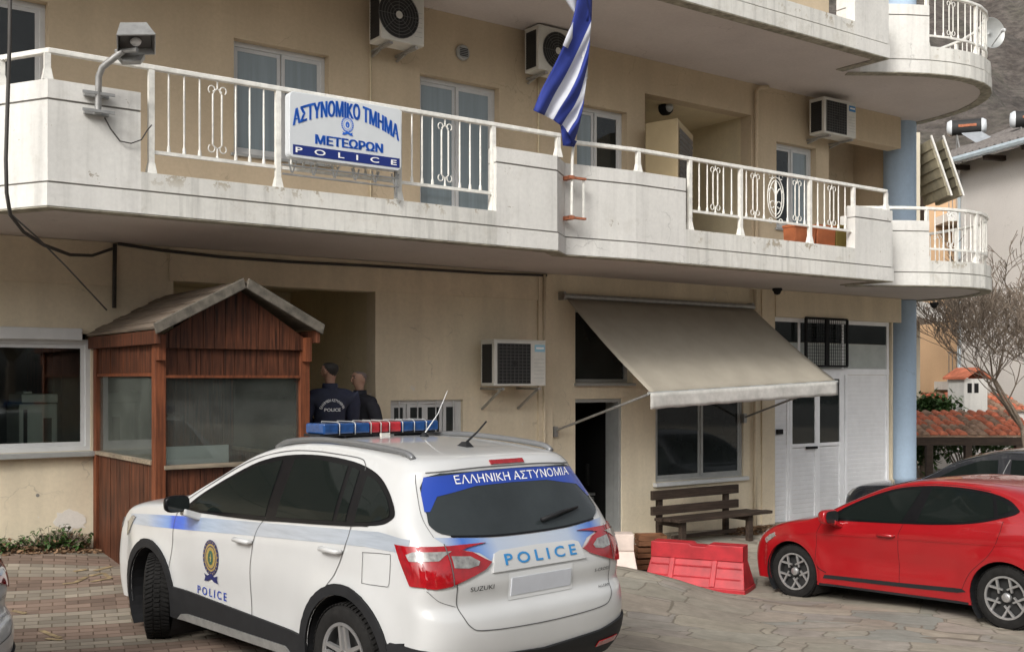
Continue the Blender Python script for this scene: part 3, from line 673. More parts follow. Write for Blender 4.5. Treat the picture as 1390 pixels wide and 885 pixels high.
# air conditioners
def ac(label, s, n, z, wd=.84, h=.60, d=.30, fan='round', badge=None, bracket=True, gap=.10, drop=.07):
    # s: left edge, n: distance of the back from the wall, z: bottom
    r = fthing('air_conditioner', label, 'air conditioner', (s, -n, z), group='air conditioner outdoor units')
    mb = MB(); mb.box(0, wd, -d, 0, .02, h-.02); mb.box(-.004, wd+.004, -d-.004, .004, h-.021, h); mb.build('casing', M['ac_white'], r, bevel=.015)
    mb = MB(); mb.box(-.006, -.001, -d+.05, -.04, .06, h-.06)
    for i in range(14): zz = .07+i*(h-.14)/14; mb.box(-.009, -.006, -d+.05, -.04, zz, zz+.008)
    mb.build('side_fins', M['ac_dark'], r)
    cx, cz, rr = .34*wd+.03, h/2, h*.41
    mb = MB()
    if fan == 'round': mb.disc((cx, -d-.003, cz), rr, 36)
    else: mb.box(cx-rr*1.05, cx+rr*1.05, -d-.004, -d-.002, cz-rr*1.02, cz+rr*1.02)
    mb.build('fan_opening', M['ac_dark'], r, fix=False)
    mb = MB()
    if fan == 'round':
        k = 7
        for i in range(1, k+1): mb.tube([(cx+rr*i/k*math.cos(a*math.pi/14), -d-.012, cz+rr*i/k*math.sin(a*math.pi/14)) for a in range(29)], .0035, 4, cap=False)
        for a in range(8): mb.tube([(cx, -d-.012, cz), (cx+rr*math.cos(a*math.pi/4), -d-.012, cz+rr*math.sin(a*math.pi/4))], .003, 4)
    else:
        for i in range(13): zz = cz-rr+2*rr*i/12; mb.box(cx-rr, cx+rr, -d-.012, -d-.008, zz-.0025, zz+.0025)
        for i in range(9): xx = cx-rr+2*rr*i/8; mb.box(xx-.0025, xx+.0025, -d-.016, -d-.012, cz-rr, cz+rr)
    mb.build('fan_grille', M['grille'], r, smooth=40)
    mb = MB(); mb.disc((cx, -d-.018, cz), .045 if fan == 'round' else .04, 20); mb.build('fan_hub', M['ac_white'] if fan == 'round' else M['ac_dark'], r, fix=False)
    mb = MB()
    for i in range(6): zz = .12+i*(h-.32)/6; mb.box(.76*wd, wd-.03, -d-.003, -d-.001, zz, zz+.004)
    mb.build('panel_rib', M['alu_grey'], r)
    if badge:
        bx = .80*wd
        mb = MB(); mb.box(bx-.02, wd-.02, -d-.006, -d-.002, h-.15, h-.06); b_ = mb.build('badge', M[badge], r)
        mb = MB(); mb.box(bx, wd-.04, -d-.009, -d-.006, h-.115, h-.09); mb.build('badge_print', M['white'], b_)
    if bracket:
        mb = MB()
        for x in (.12, wd-.12): mb.box(x-.02, x+.02, -d-.02, n, -.03, 0)
        SPL.append(mb.build('bracket_arm', M['steel'], r))
        mb = MB()
        for x in (.12, wd-.12): mb.bar((x, n-.01, -drop), (x, -d*(.2 if drop < .1 else .9), -.03), .025, .025)
        SPL.append(mb.build('bracket_strut', M['steel'], r))
    return r
M['badge_blue'] = simple('blue_badge', (.03,.22,.5), .4, var=0)
M['badge_pale'] = simple('pale_blue_sticker', (.30,.55,.68), .4, var=0)
nn = .16
a_, b_ = sx(671, .46), sx(741, .46)
ac('yellowed air conditioner with square fan guard on the ground floor wall left of the awning', a_, nn, fz(700, 526, .46), wd=b_-a_, h=fz(700,461,.46)-fz(700,526,.46), fan='square', badge='badge_pale', drop=.28)
a_, b_ = sx(518, .46), sx(576, .46)
ac('air conditioner high on the upper wall left of the small round vent', a_, nn, fz(545, 60, .46), wd=b_-a_, h=.66)
a_, b_ = sx(731, .40), sx(788, .40)
ac('air conditioner with round fan partly hidden behind the blue and white flag', a_, .10, fz(757, 101, .40), wd=.84, h=.60)
a_, b_ = sx(1119, .44), sx(1162, .44)
ac('air conditioner with blue sticker under the upper balcony near the blue column', a_, nn-.02, fz(1140, 186, .44), wd=b_-a_, h=.60, fan='square', badge='badge_blue')
# round vent
mb = MB(); c_ = (sx(628, .02), -.03, fz(628, 72, .02))
o = fobj(MB().lathe([(.0,0),(.085,0),(.10,.02),(.10,.04)], 24, axis='Y', c=(c_[0], -.05, c_[2])), 'wall_vent', M['alu_grey'], 'small round grey vent on the upper wall above the tall balcony door', 'vent', smooth=40)
mb = MB()
for i in range(5): mb.box(c_[0]-.06, c_[0]+.06, -.056, -.051, c_[2]-.05+.022*i, c_[2]-.04+.022*i)
mb.build('vent_slat', M['ac_dark'], o)
# chipped pale patch and screw holes in the left wall render
rp = random.Random(4); mb = MB(); pts_ = []
for i in range(26):
    a = 2*math.pi*i/26; pts_.append((97+24*math.cos(a)*rp.uniform(.7,1.15), 706+15*math.sin(a)*rp.uniform(.65,1.15)))
mb.prism([(sx(x_, .0), fz(x_, y_, .0)) for x_, y_ in pts_], lambda u, v_: (u, -.004, v_), (0, .003, 0)); mb.build('plaster_patch', plaster('pale_filler', (.72,.68,.62), .15, streak=False), B)
mb = MB(); mb.disc((sx(51, .0), -.003, fz(51, 672, 0)), .018, 9); mb.build('screw_hole', M['groove'], B, fix=False)
# awning
aw = fthing('awning', 'grey canvas awning with pale hanging edge pulled out over the shop window', 'awning')
s0, s1 = sx(768, .1), sx(1021, .1); ztop = fz(890, 411, .1); n1 = 1.64; sl_, sr_ = sx(882, n1), sx(1136, n1); zf = fz(882, 533, n1)
zr_ = fz(1136, 517, n1)
mb = MB(); nu, nv = 30, 14; vs = []
for j in range(nv+1):
    v = j/nv
    for i in range(nu+1):
        u = i/nu; a = Vector((s0+(s1-s0)*u, -.10, ztop)); b = Vector((sl_+(sr_-sl_)*u, -n1, zf+(zr_-zf)*u)); p = a.lerp(b, v)
        p.z -= .05*math.sin(math.pi*v)*(.7+.3*math.sin(u*9)); p.z += .010*math.sin(u*40+v*2)*v; vs.append(p)
mb.add(vs, [(j*(nu+1)+i, j*(nu+1)+i+1, (j+1)*(nu+1)+i+1, (j+1)*(nu+1)+i) for j in range(nv) for i in range(nu)])
o = mb.build('canvas', M['awning'], aw, smooth=True, fix=False); md = o.modifiers.new('s', 'SOLIDIFY'); md.thickness = .004
mb = MB(); vs = []
for j in range(5):
    for i in range(61):
        u = i/60; x = sl_+(sr_-sl_)*u; vs.append((x, -n1-.01-.006*math.sin(i*.55)*j/4, zf+(zr_-zf)*u-.005-(.20+.004*math.sin(i*.9))*j/4))
mb.add(vs, [(j*61+i, j*61+i+1, (j+1)*61+i+1, (j+1)*61+i) for j in range(4) for i in range(60)])
o = mb.build('valance', M['valance'], aw, smooth=True, fix=False); md = o.modifiers.new('s', 'SOLIDIFY'); md.thickness = .003
mb = MB(); mb.tube([(s0-.05, -.10, ztop+.02), (s1+.03, -.10, ztop+.02)], .042, 12); mb.build('roller_tube', M['steel'], aw, smooth=40)
mb = MB(); mb.tube([(sl_-.02, -n1+.01, zf-.01), (sr_+.02, -n1+.01, zr_-.01)], .02, 8); mb.build('front_bar', M['alu_grey'], aw, smooth=40)
for pl, (ax_, az_), (bx, bz) in ((0, (sx(755, .05), fz(755, 584, .05)), (sl_, zf-.02)), (1, (sx(1012, .05), fz(1012, 566, .05)), (sr_, zr_-.02))):
    mb = MB(); mb.tube([(ax_, -.05, az_), (bx, -n1+.02, bz)], .016, 8); mb.box(ax_-.03, ax_+.03, -.05, -.0, az_-.09, az_+.05); mb.build('support_arm', M['steel'], aw, smooth=40)
for x in (s0-.03, s1): mb = MB(); mb.box(x-.02, x+.02, -.12, 0, ztop-.03, ztop+.08); mb.build('wall_bracket', M['steel'], aw)
# bench
bz_ = fgz(sx(960,.7), -.7)
bn = fthing('bench', 'dark weathered wooden bench below the wide shop window', 'bench', (0,0,0))
b0, b1 = sx(884, .42), sx(1001, .42); zb1 = fz(940, 661, .42); zs = .075
for z_, h_ in ((fz(940,674,.42), .13), (fz(940,694,.42), .12)):
    mb = MB(); mb.box(b0, b1, -.45, -.40, z_, z_+h_); mb.build('back_slat', M['bench'], bn, bevel=.006)
b0s, b1s = sx(884, .85), sx(1027, .85)
for i in range(3): mb = MB(); y_ = -.50-i*.145; mb.box(b0-.02+.03*i, b1+.10+.05*i, y_-.135, y_, zs-.04+.002*i, zs+.004*i); mb.build('seat_board', M['bench'], bn, bevel=.006)
for x in (b0+.20, b1-.20):
    mb = MB(); mb.box(x-.045, x+.045, -.40, -.34, bz_-.02, zb1-.02); mb.build('back_post', M['bench'], bn, bevel=.006)
    mb = MB(); mb.box(x-.04, x+.05, -.86, -.79, bz_-.05, zs-.04); mb.build('leg', M['bench'], bn, bevel=.006)
    mb = MB(); mb.box(x-.03, x+.03, -.79, -.40, zs-.12, zs-.045); mb.build('cross_rail', M['bench'], bn, bevel=.006)
mb = MB(); mb.box(b0+.25, b1-.25, -.62, -.56, bz_+.07, bz_+.12); mb.build('stretcher', M['bench'], bn, bevel=.006)
# sill snail-coloured stub on the window ledge is left out; dark soil and rubble beside the bench
def scatter(name, mat, cx, cy, rx, ry, n, size, frame=True, hh=.05):
    mb = MB()
    for _ in range(n):
        a = random.random()*6.28; r = math.sqrt(random.random()); x, y = cx+rx*r*math.cos(a), cy+ry*r*math.sin(a); z = fgz(x, y) if frame else gz(x, y)
        s_ = size*random.uniform(.5, 1.4); q = Matrix.Rotation(random.random()*6.28, 3, 'Z') @ Matrix.Rotation(random.uniform(-.9,.9), 3, 'X'); z += random.random()*hh*(1-r)+.005
        mb.add([Vector((x,y,z))+q@Vector(p)*s_ for p in ((-1,-.4,0),(.2,-.6,.15),(1,.1,.0),(.1,.6,-.1),(-.7,.4,.3))], [(0,1,2,3),(0,3,4)])
    o = mb.build(name, mat, None, mat=FR.copy() if frame else None, fix=False); tag(o, kind='stuff'); return o
o = scatter('leaf_litter', M['leaf_dry'], sx(1022,.3), -.35, .7, .28, 700, .03); tag(o, 'dark dry leaves and soil heaped at the wall foot right of the bench', 'leaf litter')
# floodlight on the parapet
fl = fthing('floodlight', 'grey floodlight on a bent pipe clamped to the left white parapet', 'lamp')
x_, yy = sx(133, 2.30), -2.30
mb = MB(); p0 = (x_, yy, fz(133,155,2.3)); p1 = (x_, yy-.02, fz(133,105,2.3)); p2 = (x_+.06, yy-.12, fz(137,85,2.35)); p3 = (x_+.14, yy-.22, fz(148,72,2.4))
mb.tube([p0, p1, ((p1[0]+p2[0])/2-.015, (p1[1]+p2[1])/2, (p1[2]+p2[2])/2+.01), p2, p3], .027, 10); mb.build('pipe', M['steel'], fl, smooth=40)
for z_ in (fz(133,128,2.3), fz(133,152,2.3)): mb = MB(); mb.box(x_-.13, x_+.13, yy-.035, yy-.02, z_-.012, z_+.012); mb.box(x_-.10, x_+.10, yy+.03, yy+.07, z_-.02, z_+.02); SPL.append(mb.build('clamp', M['steel'], fl))
hd = Vector((x_+.22, yy-.27, p3[2]+.12)); a_ = Matrix.Rotation(R(-18), 3, 'Z') @ Matrix.Rotation(R(-24), 3, 'X') @ Matrix.Rotation(R(-8), 3, 'Y')
def hp(x, y, z): return hd + a_ @ Vector((x*.9, y*.9, z*.85))
lo = [(-.17,-.14,-.10),(.17,-.14,-.10),(.17,.14,-.10),(-.17,.14,-.10)]; hi = [(-.115,-.09,.09),(.115,-.09,.09),(.115,.09,.09),(-.115,.09,.09)]
mb = MB(); mb.add([hp(*p) for p in lo+hi], [(4,5,6,7),(0,1,5,4),(1,2,6,5),(2,3,7,6),(3,0,4,7)]); o = mb.build('lamp_head', M['steel'], fl, fix=False); md = o.modifiers.new('s', 'SOLIDIFY'); md.thickness = .012; md.offset = -1
mb = MB(); mb.add([hp(x*.80, y*.80, z+.055) for x, y, z in lo], [(0,1,2,3)]); mb.build('reflector', M['louvre'], fl, fix=False)
bm_ = MB(); bm_.lathe([(.0,-.10),(.04,-.085),(.052,-.06),(.04,-.045)], 14, c=(0,0,0)); bm_.v = [tuple(hp(x, y, z)) for x, y, z in bm_.v]; bm_.build('bulb', M['white'], fl, smooth=True)
mb = MB(); mb.tube([tuple(hp(-.17,.14,-.05)), p3, tuple(hp(.0,.0,-.16))], .02, 8); mb.hexa([hp(-.13,.15,-.16), hp(.03,.15,-.16), hp(.03,.23,-.14), hp(-.13,.23,-.14)], [hp(-.16,.141,-.08), hp(.08,.141,-.08), hp(.08,.25,-.06), hp(-.16,.25,-.06)]); mb.build('ballast_box', M['steel'], fl)
mb = MB(); L = [(142,160),(150,175),(163,192),(178,195),(192,190),(200,177),(206,170)]
mb.tube([(sx(p[0],2.25), -2.25, fz(p[0],p[1],2.25)) for p in L], .006, 6)
fobj(mb, 'cable', M['cable'], 'thin loose cable sagging from the floodlight to the first railing post', 'cable', smooth=True)
# police sign hanging on the railing
n0 = 2.27; g0, g1 = sx(389, n0), sx(541, n0); zt0, zb0 = (fz(389,125,n0)+fz(541,150,n0))/2, (fz(389,217,n0)+fz(541,232,n0))/2
sw, sh = g1-g0, zt0-zb0
sg = fthing('police_sign', 'white light box sign with arched blue Greek lettering on the balcony railing', 'sign', (g0, -n0, zb0))
mb = MB(); rr = .05; pts = []
for cx_, cz_, a0 in ((sw-rr, rr, -90), (sw-rr, sh-rr, 0), (rr, sh-rr, 90), (rr, rr, 180)):
    for k in range(5): a = R(a0+22.5*k); pts.append((cx_+rr*math.cos(a), cz_+rr*math.sin(a)))
mb.prism(pts, lambda u, v: (u, -.06, v), (0, .10, 0)); mb.build('box', M['white_sign'], sg, bevel=.008)
mb = MB(); mb.box(.035, sw-.025, -.0635, -.0615, .03, .03+.15*sh); bd = mb.build('band', M['navy'], sg)
def flat(parent, name, mat, vf, fn):
    vs, fs = vf; mb = MB(); mb.add([fn(v) for v in vs], fs); return mb.build(name, mat, parent, fix=False)
def letters(txt, w_, h_, cx_, cz_, y_, parent, mat, arch=0, bold=.016, name='lettering', spacing=1):
    vf = fit_text(txt, w_, h_, bold=min(bold, .016), res=5, spacing=spacing)
    if bold > .02:                                    # heavier strokes: the same letters again, a hair to each side
        v0, f0 = vf; n0_ = len(v0); vf = ([q+Vector((dx, 0, 0)) for dx in (-.0045, 0, .0045) for q in v0], [tuple(i+k*n0_ for i in f) for k in range(3) for f in f0])
        return flat(parent, name, mat, vf, lambda v: (cx_+v.x, y_, cz_+v.y + arch*(1-(2*v.x/w_)**2)))
    return flat(parent, name, mat, vf, lambda v: (cx_+v.x, y_, cz_+v.y + arch*(1-(2*v.x/w_)**2)))
letters('ΑΣΤΥΝΟΜΙKΟ ΤΜΗΜΑ', sw*.94, sh*.25, sw*.5, sh*.60, -.064, sg, M['signblue'], arch=.15, bold=.028)
letters('ΜΕΤΕΩΡΩΝ', sw*.60, sh*.145, sw*.52, sh*.325, -.064, sg, M['signblue'], bold=.03)
letters('POLICE', sw*.90, sh*.085, sw*.5, .03+.075*sh, -.066, sg, M['white'], bold=.015, spacing=2.6)
def emblem(parent, f, k=1, colours=('signblue','white_sign','signblue'), e=.0008):
    # round seal: ring with marks, inner field with a shield shape, ribbon below. f(x,z,off) -> position
    def ring(r0, r1, mat, off, n=32, el=1.12):
        mb = MB(); vs = [f(r*math.cos(2*math.pi*j/n)*k, r*el*math.sin(2*math.pi*j/n)*k, off*e) for r in (r0, r1) for j in range(n)]
        mb.add(vs, [(j, (j+1)%n, n+(j+1)%n, n+j) for j in range(n)]); mb.build('emblem_ring', mat, parent, fix=False)
    ring(.78, 1.0, M[colours[0]], 1); ring(.001, .78, M[colours[1]], 1); ring(.60, .66, M[colours[0]], 2)
    mb = MB()
    for j in range(22):
        a = 2*math.pi*j/22+.1; c, s_ = math.cos(a), math.sin(a)
        mb.add([f((r*c-q*s_)*k, (r*s_+q*c)*1.12*k, 2*e) for r, q in ((.84,-.035),(.95,-.035),(.95,.035),(.84,.035))], [(0,1,2,3)])
    mb.build('emblem_marks', M[colours[3]] if len(colours) > 3 else M[colours[1]], parent, fix=False)
    mb = MB()
    mb.add([f(x*k, z*k, 3*e) for x, z in [(.33*math.cos(R(30*j_)), .46*math.sin(R(30*j_))) for j_ in range(12)]], [tuple(range(12))])
    mb.build('emblem_shield', M[colours[2]], parent, fix=False)
    mb = MB()
    mb.add([f(x*k, z*k, 3*e) for x, z in ((-.03,.26),(.03,.26),(.05,.05),(.17,.02),(.05,-.05),(.06,-.26),(-.06,-.26),(-.05,-.05),(-.17,.02),(-.05,.05))], [tuple(range(10))]); mb.build('emblem_heart', M[colours[1]], parent, fix=False)
    mb = MB()
    for s_ in (-1, 1): mb.add([f(x*s_*k, z*k, 4*e) for x, z in ((0,-1.0),(.45,-1.18),(.85,-1.05),(.72,-1.28),(.9,-1.55),(.4,-1.5),(0,-1.32))], [tuple(range(7))])
    mb.build('emblem_ribbon', M[colours[0]], parent, fix=False)
emblem(sg, lambda x, z, o: (sw*.5+x, -.0615-o, sh*.615+z), .066)
mb = MB()                                             # stand below the sign
for z_ in (zb0-.07, zb0-.155): mb.box(g0-.04, g1+.0, -n0-.01, -n0+.02, z_, z_+.014)
for i in range(6): x = g0+.05+(sw-.1)*i/5; mb.bar((x-.03, -n0, zb0-.02), (x+.0, -n0, zb0-.13), .012, .012); mb.bar((x+.05, -n0, zb0-.02), (x+.01, -n0, zb0-.13), .012, .012)
for x in (g1-.03,): mb.box(x-.012, x+.012, -n0-.01, -n0+.02, 3.79, zb0)
mb.build('stand', M['steel'], sg, mat=FR.copy())
# flag and pole: the pole clamps to the notch of the balcony
xp, yp = sx(776, 2.12), -2.12
fp_ = fthing('flagpole', 'thin white flagpole on a rusty bracket in the notch of the balcony', 'flagpole')
zp0 = fz(775,292,2.12); Yp = W(xp, yp).y
ptop = (xp+.30, yp-.12, 7.6)
mb = MB(); mb.tube([(xp, yp, zp0), (xp+.01, yp, 4.5), ptop], .017, 8); mb.build('pole', M['railpaint'], fp_, smooth=40)
for py_ in (243, 297):
    z_ = fz(785, py_, 2.1); mb = MB(); mb.box(xp-.05, xp+.20, yp-.02, yp+.02, z_-.012, z_+.012); mb.box(xp-.05, xp+.02, yp-.03, yp+.12, z_-.022, z_+.018); mb.build('bracket', M['rust'], fp_)
mb = MB(); mb.box(xp+.17, xp+.19, yp+.0, yp+.015, fz(785,297,2.1), fz(785,243,2.1)); mb.build('bracket_bar', M['railpaint'], fp_)
# cloth: stripe boundaries run from the pole side down to the free edge
def fpos(px, py, fold=0):
    n_ = 2.16+fold; return Vector((sx(px, n_), -n_, fz(px, py, n_)))
top = [(735,-70),(778,-25),(793,-20),(806,-20),(804,28),(801,54),(798,90),(793,127),(789,160),(786,172)]
bot = [(700,60),(768,24),(724,150),(739,156),(751,163),(762,170),(771,180),(776,190),(783,186),(786,184)]
flg = MB()
rails = [((796,-60),(724,150)), ((803,30),(739,156)), ((801,54),(751,163)), ((798,90),(762,170)), ((793,127),(771,180)), ((789,160),(783,193))]
NUu = 22
ctrl = {0: [(790,-40),(779,20),(768,55),(752,90),(735,122),(724,150)], 1: [(803,28),(793,50),(783,72),(768,102),(752,130),(739,157)], 2: [(801,52),(793,78),(784,104),(772,128),(760,147),(751,163)],
        3: [(798,88),(793,108),(787,128),(779,145),(770,158),(762,171)], 4: [(794,127),(791,140),(787,150),(783,161),(777,170),(771,180)], 5: [(791,150),(789,160),(787,168),(785,176),(782,185),(778,196)]}
def crv(c, t_):
    x = t_*(len(c)-1); i = min(int(x), len(c)-2); f_ = x-i
    p0, p1, p2, p3 = c[max(i-1,0)], c[i], c[i+1], c[min(i+2,len(c)-1)]
    g_ = lambda k: .5*(2*p1[k]+(p2[k]-p0[k])*f_+(2*p0[k]-5*p1[k]+4*p2[k]-p3[k])*f_**2+(3*p1[k]-p0[k]-3*p2[k]+p3[k])*f_**3)
    return g_(0), g_(1)
SUB = 6
vs = []; cols = []
for i in range(5*SUB+1):
    k = min(i//SUB, 4); f_ = i/SUB-k
    for j in range(NUu+1):
        t_ = j/NUu; a = crv(ctrl[k], t_); b = crv(ctrl[k+1], t_)
        px, py = a[0]+(b[0]-a[0])*f_, a[1]+(b[1]-a[1])*f_
        fold = .045*math.sin(i/SUB*3.1+.6*t_)*(.35+.65*t_)+.02*math.sin(i*.9+t_*5)+.25*(1-t_)*0
        vs.append(fpos(px, py, .05+fold))
fs = []; ms = []
for i in range(5*SUB):
    for j in range(NUu): fs.append((i*(NUu+1)+j, i*(NUu+1)+j+1, (i+1)*(NUu+1)+j+1, (i+1)*(NUu+1)+j)); ms.append(1 if (i//SUB) in (1, 3) else 0)
flg.add(vs, fs); flg.m = ms
# upper folded part (canton) behind
b0 = len(flg.v); up = [[(735,-60),(752,-30),(770,5),(783,24)],[(770,-70),(780,-40),(788,-10),(786,26)],[(806,-70),(805,-30),(804,0),(803,30)]]
vs = []; 
for i in range(13):
    k = min(i//6, 1); f_ = i/6-k
    for j in range(9):
        a = crv(up[k], j/8); b = crv(up[k+1], j/8); vs.append(fpos(a[0]+(b[0]-a[0])*f_, a[1]+(b[1]-a[1])*f_, .01+.04*math.sin(i*.8)))
flg.add(vs, [(i*9+j, i*9+j+1, (i+1)*9+j+1, (i+1)*9+j) for i in range(12) for j in range(8)]); flg.m[-96:] = [1 if i < 5 else 0 for i in range(12) for j in range(8)]
b1_ = [(778,30),(770,47),(764,62),(771,66),(777,52)]; flg.add([fpos(x, y, .12) for x, y in b1_], [tuple(range(5))], 1)
b2_ = [(760,166),(771,180),(778,190),(783,192),(779,200),(764,198)]; flg.add([fpos(x, y, .03) for x, y in b2_], [tuple(range(6))], 0)
o = fobj(flg, 'flag', [M['flag_blue'], M['flag_white']], 'blue and white striped flag hanging limp from the pole', 'flag', smooth=True, fix=False)
md = o.modifiers.new('s', 'SOLIDIFY'); md.thickness = .004
# cabinet in the niche, lamp
cb = fthing('cabinet', 'tan metal cabinet with dark louvred door in the upper wall niche', 'cabinet')
ca, cc_ = sx(877, .60), sx(919, .60)
# turned box: side face tan, louvred face to the right
A = W(sx(876,.05), -.05); Bp = at(919, 200, W(0,0).y*0+A.y-.55)
pA = Vector((sx(876,.25), -.25)); pB = Vector((sx(920,.75), -.75)); pC = Vector((sx(941,.10), -.10)); pD = pA+(pC-pB)
zt_ = 5.62
mb = MB(); mb.prism([tuple(pA), tuple(pB), tuple(pC), tuple(pD)], lambda u, v: (u, v, 3.62), (0,0,zt_-3.62)); mb.build('body', M['tan_metal'], cb, bevel=.01)
dv = (pC-pB); nv_ = Vector((dv.y, -dv.x)).normalized()
mb = MB()
for i in range(24):
    z_ = 3.72+i*.075; a = pB+dv*.08+nv_*.004; b = pB+dv*.92+nv_*.004
    mb.add([(a.x,a.y,z_),(b.x,b.y,z_),(b.x+nv_.x*.012,b.y+nv_.y*.012,z_+.05),(a.x+nv_.x*.012,a.y+nv_.y*.012,z_+.05),(a.x,a.y,z_+.07),(b.x,b.y,z_+.07)], [(0,1,2,3),(3,2,5,4)])
mb.build('louvre_door', M['louvre'], cb, fix=False)
cx_, cz_ = sx(905, -.32), fz(905, 147, -.32)
lp = fthing('wall_lamp', 'small dark bulkhead lamp in the ceiling corner of the niche', 'lamp', (cx_, .32, cz_))
mb = MB(); mb.lathe([(.0,-.05),(.09,-.05),(.11,0),(.10,.08)], 20, axis='Y'); mb.build('housing', M['rubber'], lp, smooth=40)
mb = MB(); mb.lathe([(.0,-.11),(.05,-.095),(.07,-.05)], 16, axis='Y'); mb.build('lens', M['alu_grey'], lp, smooth=True)
# planters on the balcony
for lab, a, b, mt in (('left long terracotta planter on the balcony floor', 1078, 1106, 'terracotta'), ('middle long terracotta planter on the balcony floor', 1108, 1133, 'terracotta'), ('small mustard planter near the end of the balcony railing', 1134, 1152, None)):
    if mt is None: M['mustard'] = simple('mustard_planter', (.20,.15,.035), .7); mt = 'mustard'
    n_ = 1.55; x0, x1 = sx(a, n_), sx(b, n_); zt2 = fz((a+b)/2, 306, n_)
    pt = fthing('planter', lab, 'planter', (0,0,0), group='planters on the balcony')
    mb = MB(); z_ = 3.61; mb.hexa([(x0+.02,-n_,z_),(x1-.02,-n_,z_),(x1-.02,-n_+.18,z_),(x0+.02,-n_+.18,z_)], [(x0,-n_-.02,zt2-.04),(x1,-n_-.02,zt2-.04),(x1,-n_+.20,zt2-.04),(x0,-n_+.20,zt2-.04)]); mb.box(x0-.01, x1+.01, -n_-.03, -n_+.21, zt2-.039, zt2); mb.build('pot', M[mt], pt, bevel=.006)
    mb = MB(); mb.box(x0+.02, x1-.02, -n_, -n_+.18, zt2, zt2+.006); mb.build('soil', M['leaf_dry'], pt)
# cables on the facade
mb = MB(); L = [(160,331),(220,340),(300,349),(400,356),(500,361),(580,366),(660,371),(742,374)]
mb.tube([(sx(p[0],.04), -.04, fz(p[0],p[1],.04)) for p in L], .018, 6); mb.tube([(sx(156,.04), -.04, fz(156,331,.04)), (sx(155,.04), -.04, fz(155,418,.04))], .022, 6)
fobj(mb, 'cable', M['cable'], 'thick dark cable running along the top of the ground floor wall', 'cable', smooth=True)
mb = MB(); L = [(14,-40,2.3),(13,60,2.3),(12,90,2.3),(10,150,2.3),(8,215,2.3),(9,262,2.28),(14,292,2.2),(32,315,1.9),(60,333,1.4),(95,346,.8),(125,347,.4),(152,338,.06)]
mb.tube([(sx(p[0],p[2]), -p[2], fz(p[0],p[1],p[2])) for p in L], .016, 6)
fobj(mb, 'cable', M['cable'], 'black cable dropping past the left balcony corner and swinging back to the wall', 'cable', smooth=True)
mb = MB(); L = [(16,292,2.2),(50,322,2.0),(90,362,1.8),(145,421,1.6)]
mb.tube([(sx(p[0],p[2]), -p[2], fz(p[0],p[1],p[2])) for p in L], .007, 6)
fobj(mb, 'cable', M['cable'], 'thin cable slanting down from the left balcony corner to the hut roof', 'cable', smooth=True)
# security camera under the balcony slab
for lab, px_, py_ in (('small dome camera under the balcony above the white shop front', 1055, 396), ('small dome camera under the round balcony beside the blue column', 1268, 406)):
    n_ = .25 if px_ < 1100 else -.2
    o = fobj(MB().lathe([(.075,.0),(.08,-.03),(.06,-.05),(.045,-.09),(.0,-.105)], 18, c=(sx(px_, n_), -n_, 3.424)), 'dome_camera', M['rubber'], lab, 'camera', group='dome cameras under the balconies', smooth=True)

# ------------------------------------------------------------------ guard hut
hx0, hx1, hy = -10.52, -9.02, -1.98
hz = fgz((hx0+hx1)/2, hy)
G = .10
H = fthing('guard_hut', 'reddish brown wooden guard hut with pitched roof and dusty windows', 'hut')
zb, ze, zp = G, 2.42, 2.90
def planks(mb, p0, p1, z0, z1, th=.03, w_=.105, top=None):
    p0 = Vector(p0); p1 = Vector(p1); L = (p1-p0).length; n = max(1, round(L/w_)); d = (p1-p0)/n; nn_ = Vector((d.y, -d.x)).normalized()
    for i in range(n):
        a = p0+d*(i+.02); b = p0+d*(i+.98); o_ = random.uniform(0, .005)
        za = top((i+.02)/n) if top else z1; zc = top((i+.98)/n) if top else z1
        o1 = nn_*o_; t_ = -nn_*th
        mb.add([(a.x+o1.x,a.y+o1.y,z0),(b.x+o1.x,b.y+o1.y,z0),(b.x+t_.x,b.y+t_.y,z0),(a.x+t_.x,a.y+t_.y,z0),(a.x+o1.x,a.y+o1.y,za),(b.x+o1.x,b.y+o1.y,zc),(b.x+t_.x,b.y+t_.y,zc),(a.x+t_.x,a.y+t_.y,za)], [(0,3,2,1),(4,5,6,7),(0,1,5,4),(1,2,6,5),(2,3,7,6),(3,0,4,7)])
pw = .10
for (x, y) in ((hx0, hy), (hx1-pw, hy), (hx0, -.14), (hx1-pw, -.14)):
    mb = MB(); mb.box(x, x+pw, y, y+pw, zb, 2.40); mb.build('post', M['wood_post'], H, bevel=.006)
zs0, zs1 = fz(330, 627, -hy), fz(330, 513, -hy)       # front window
zq = fz(330, 474, -hy)
xa, xb = hx0+pw, hx1-pw
mb = MB(); planks(mb, (xa, hy+.03), (xb, hy+.03), zb+.1, zs0-.03); mb.build('front_panel', M['wood_red'], H, fix=False)
mb = MB(); planks(mb, (xa, hy+.03), (xb, hy+.03), zs1+.02, zq); mb.build('front_panel', M['wood_red'], H, fix=False)
xm = (hx0+hx1)/2
mb = MB(); planks(mb, (hx0+.01, hy-.02), (hx1-.01, hy-.02), zq, 0, top=lambda u: ze-.06+(zp-ze)*(1-abs(2*u-1))); mb.build('gable', M['wood_red'], H, fix=False)
mb = MB(); planks(mb, (hx0+.01, hy+2.0), (hx1-.01, hy+2.0), zb, 0, top=lambda u: ze-.06+(zp-ze)*(1-abs(2*u-1))); mb.build('back_panel', M['wood_red'], H, fix=False)
zw0, zw1 = fz(170, 618, 1.0)-.0, fz(170, 511, 1.0)
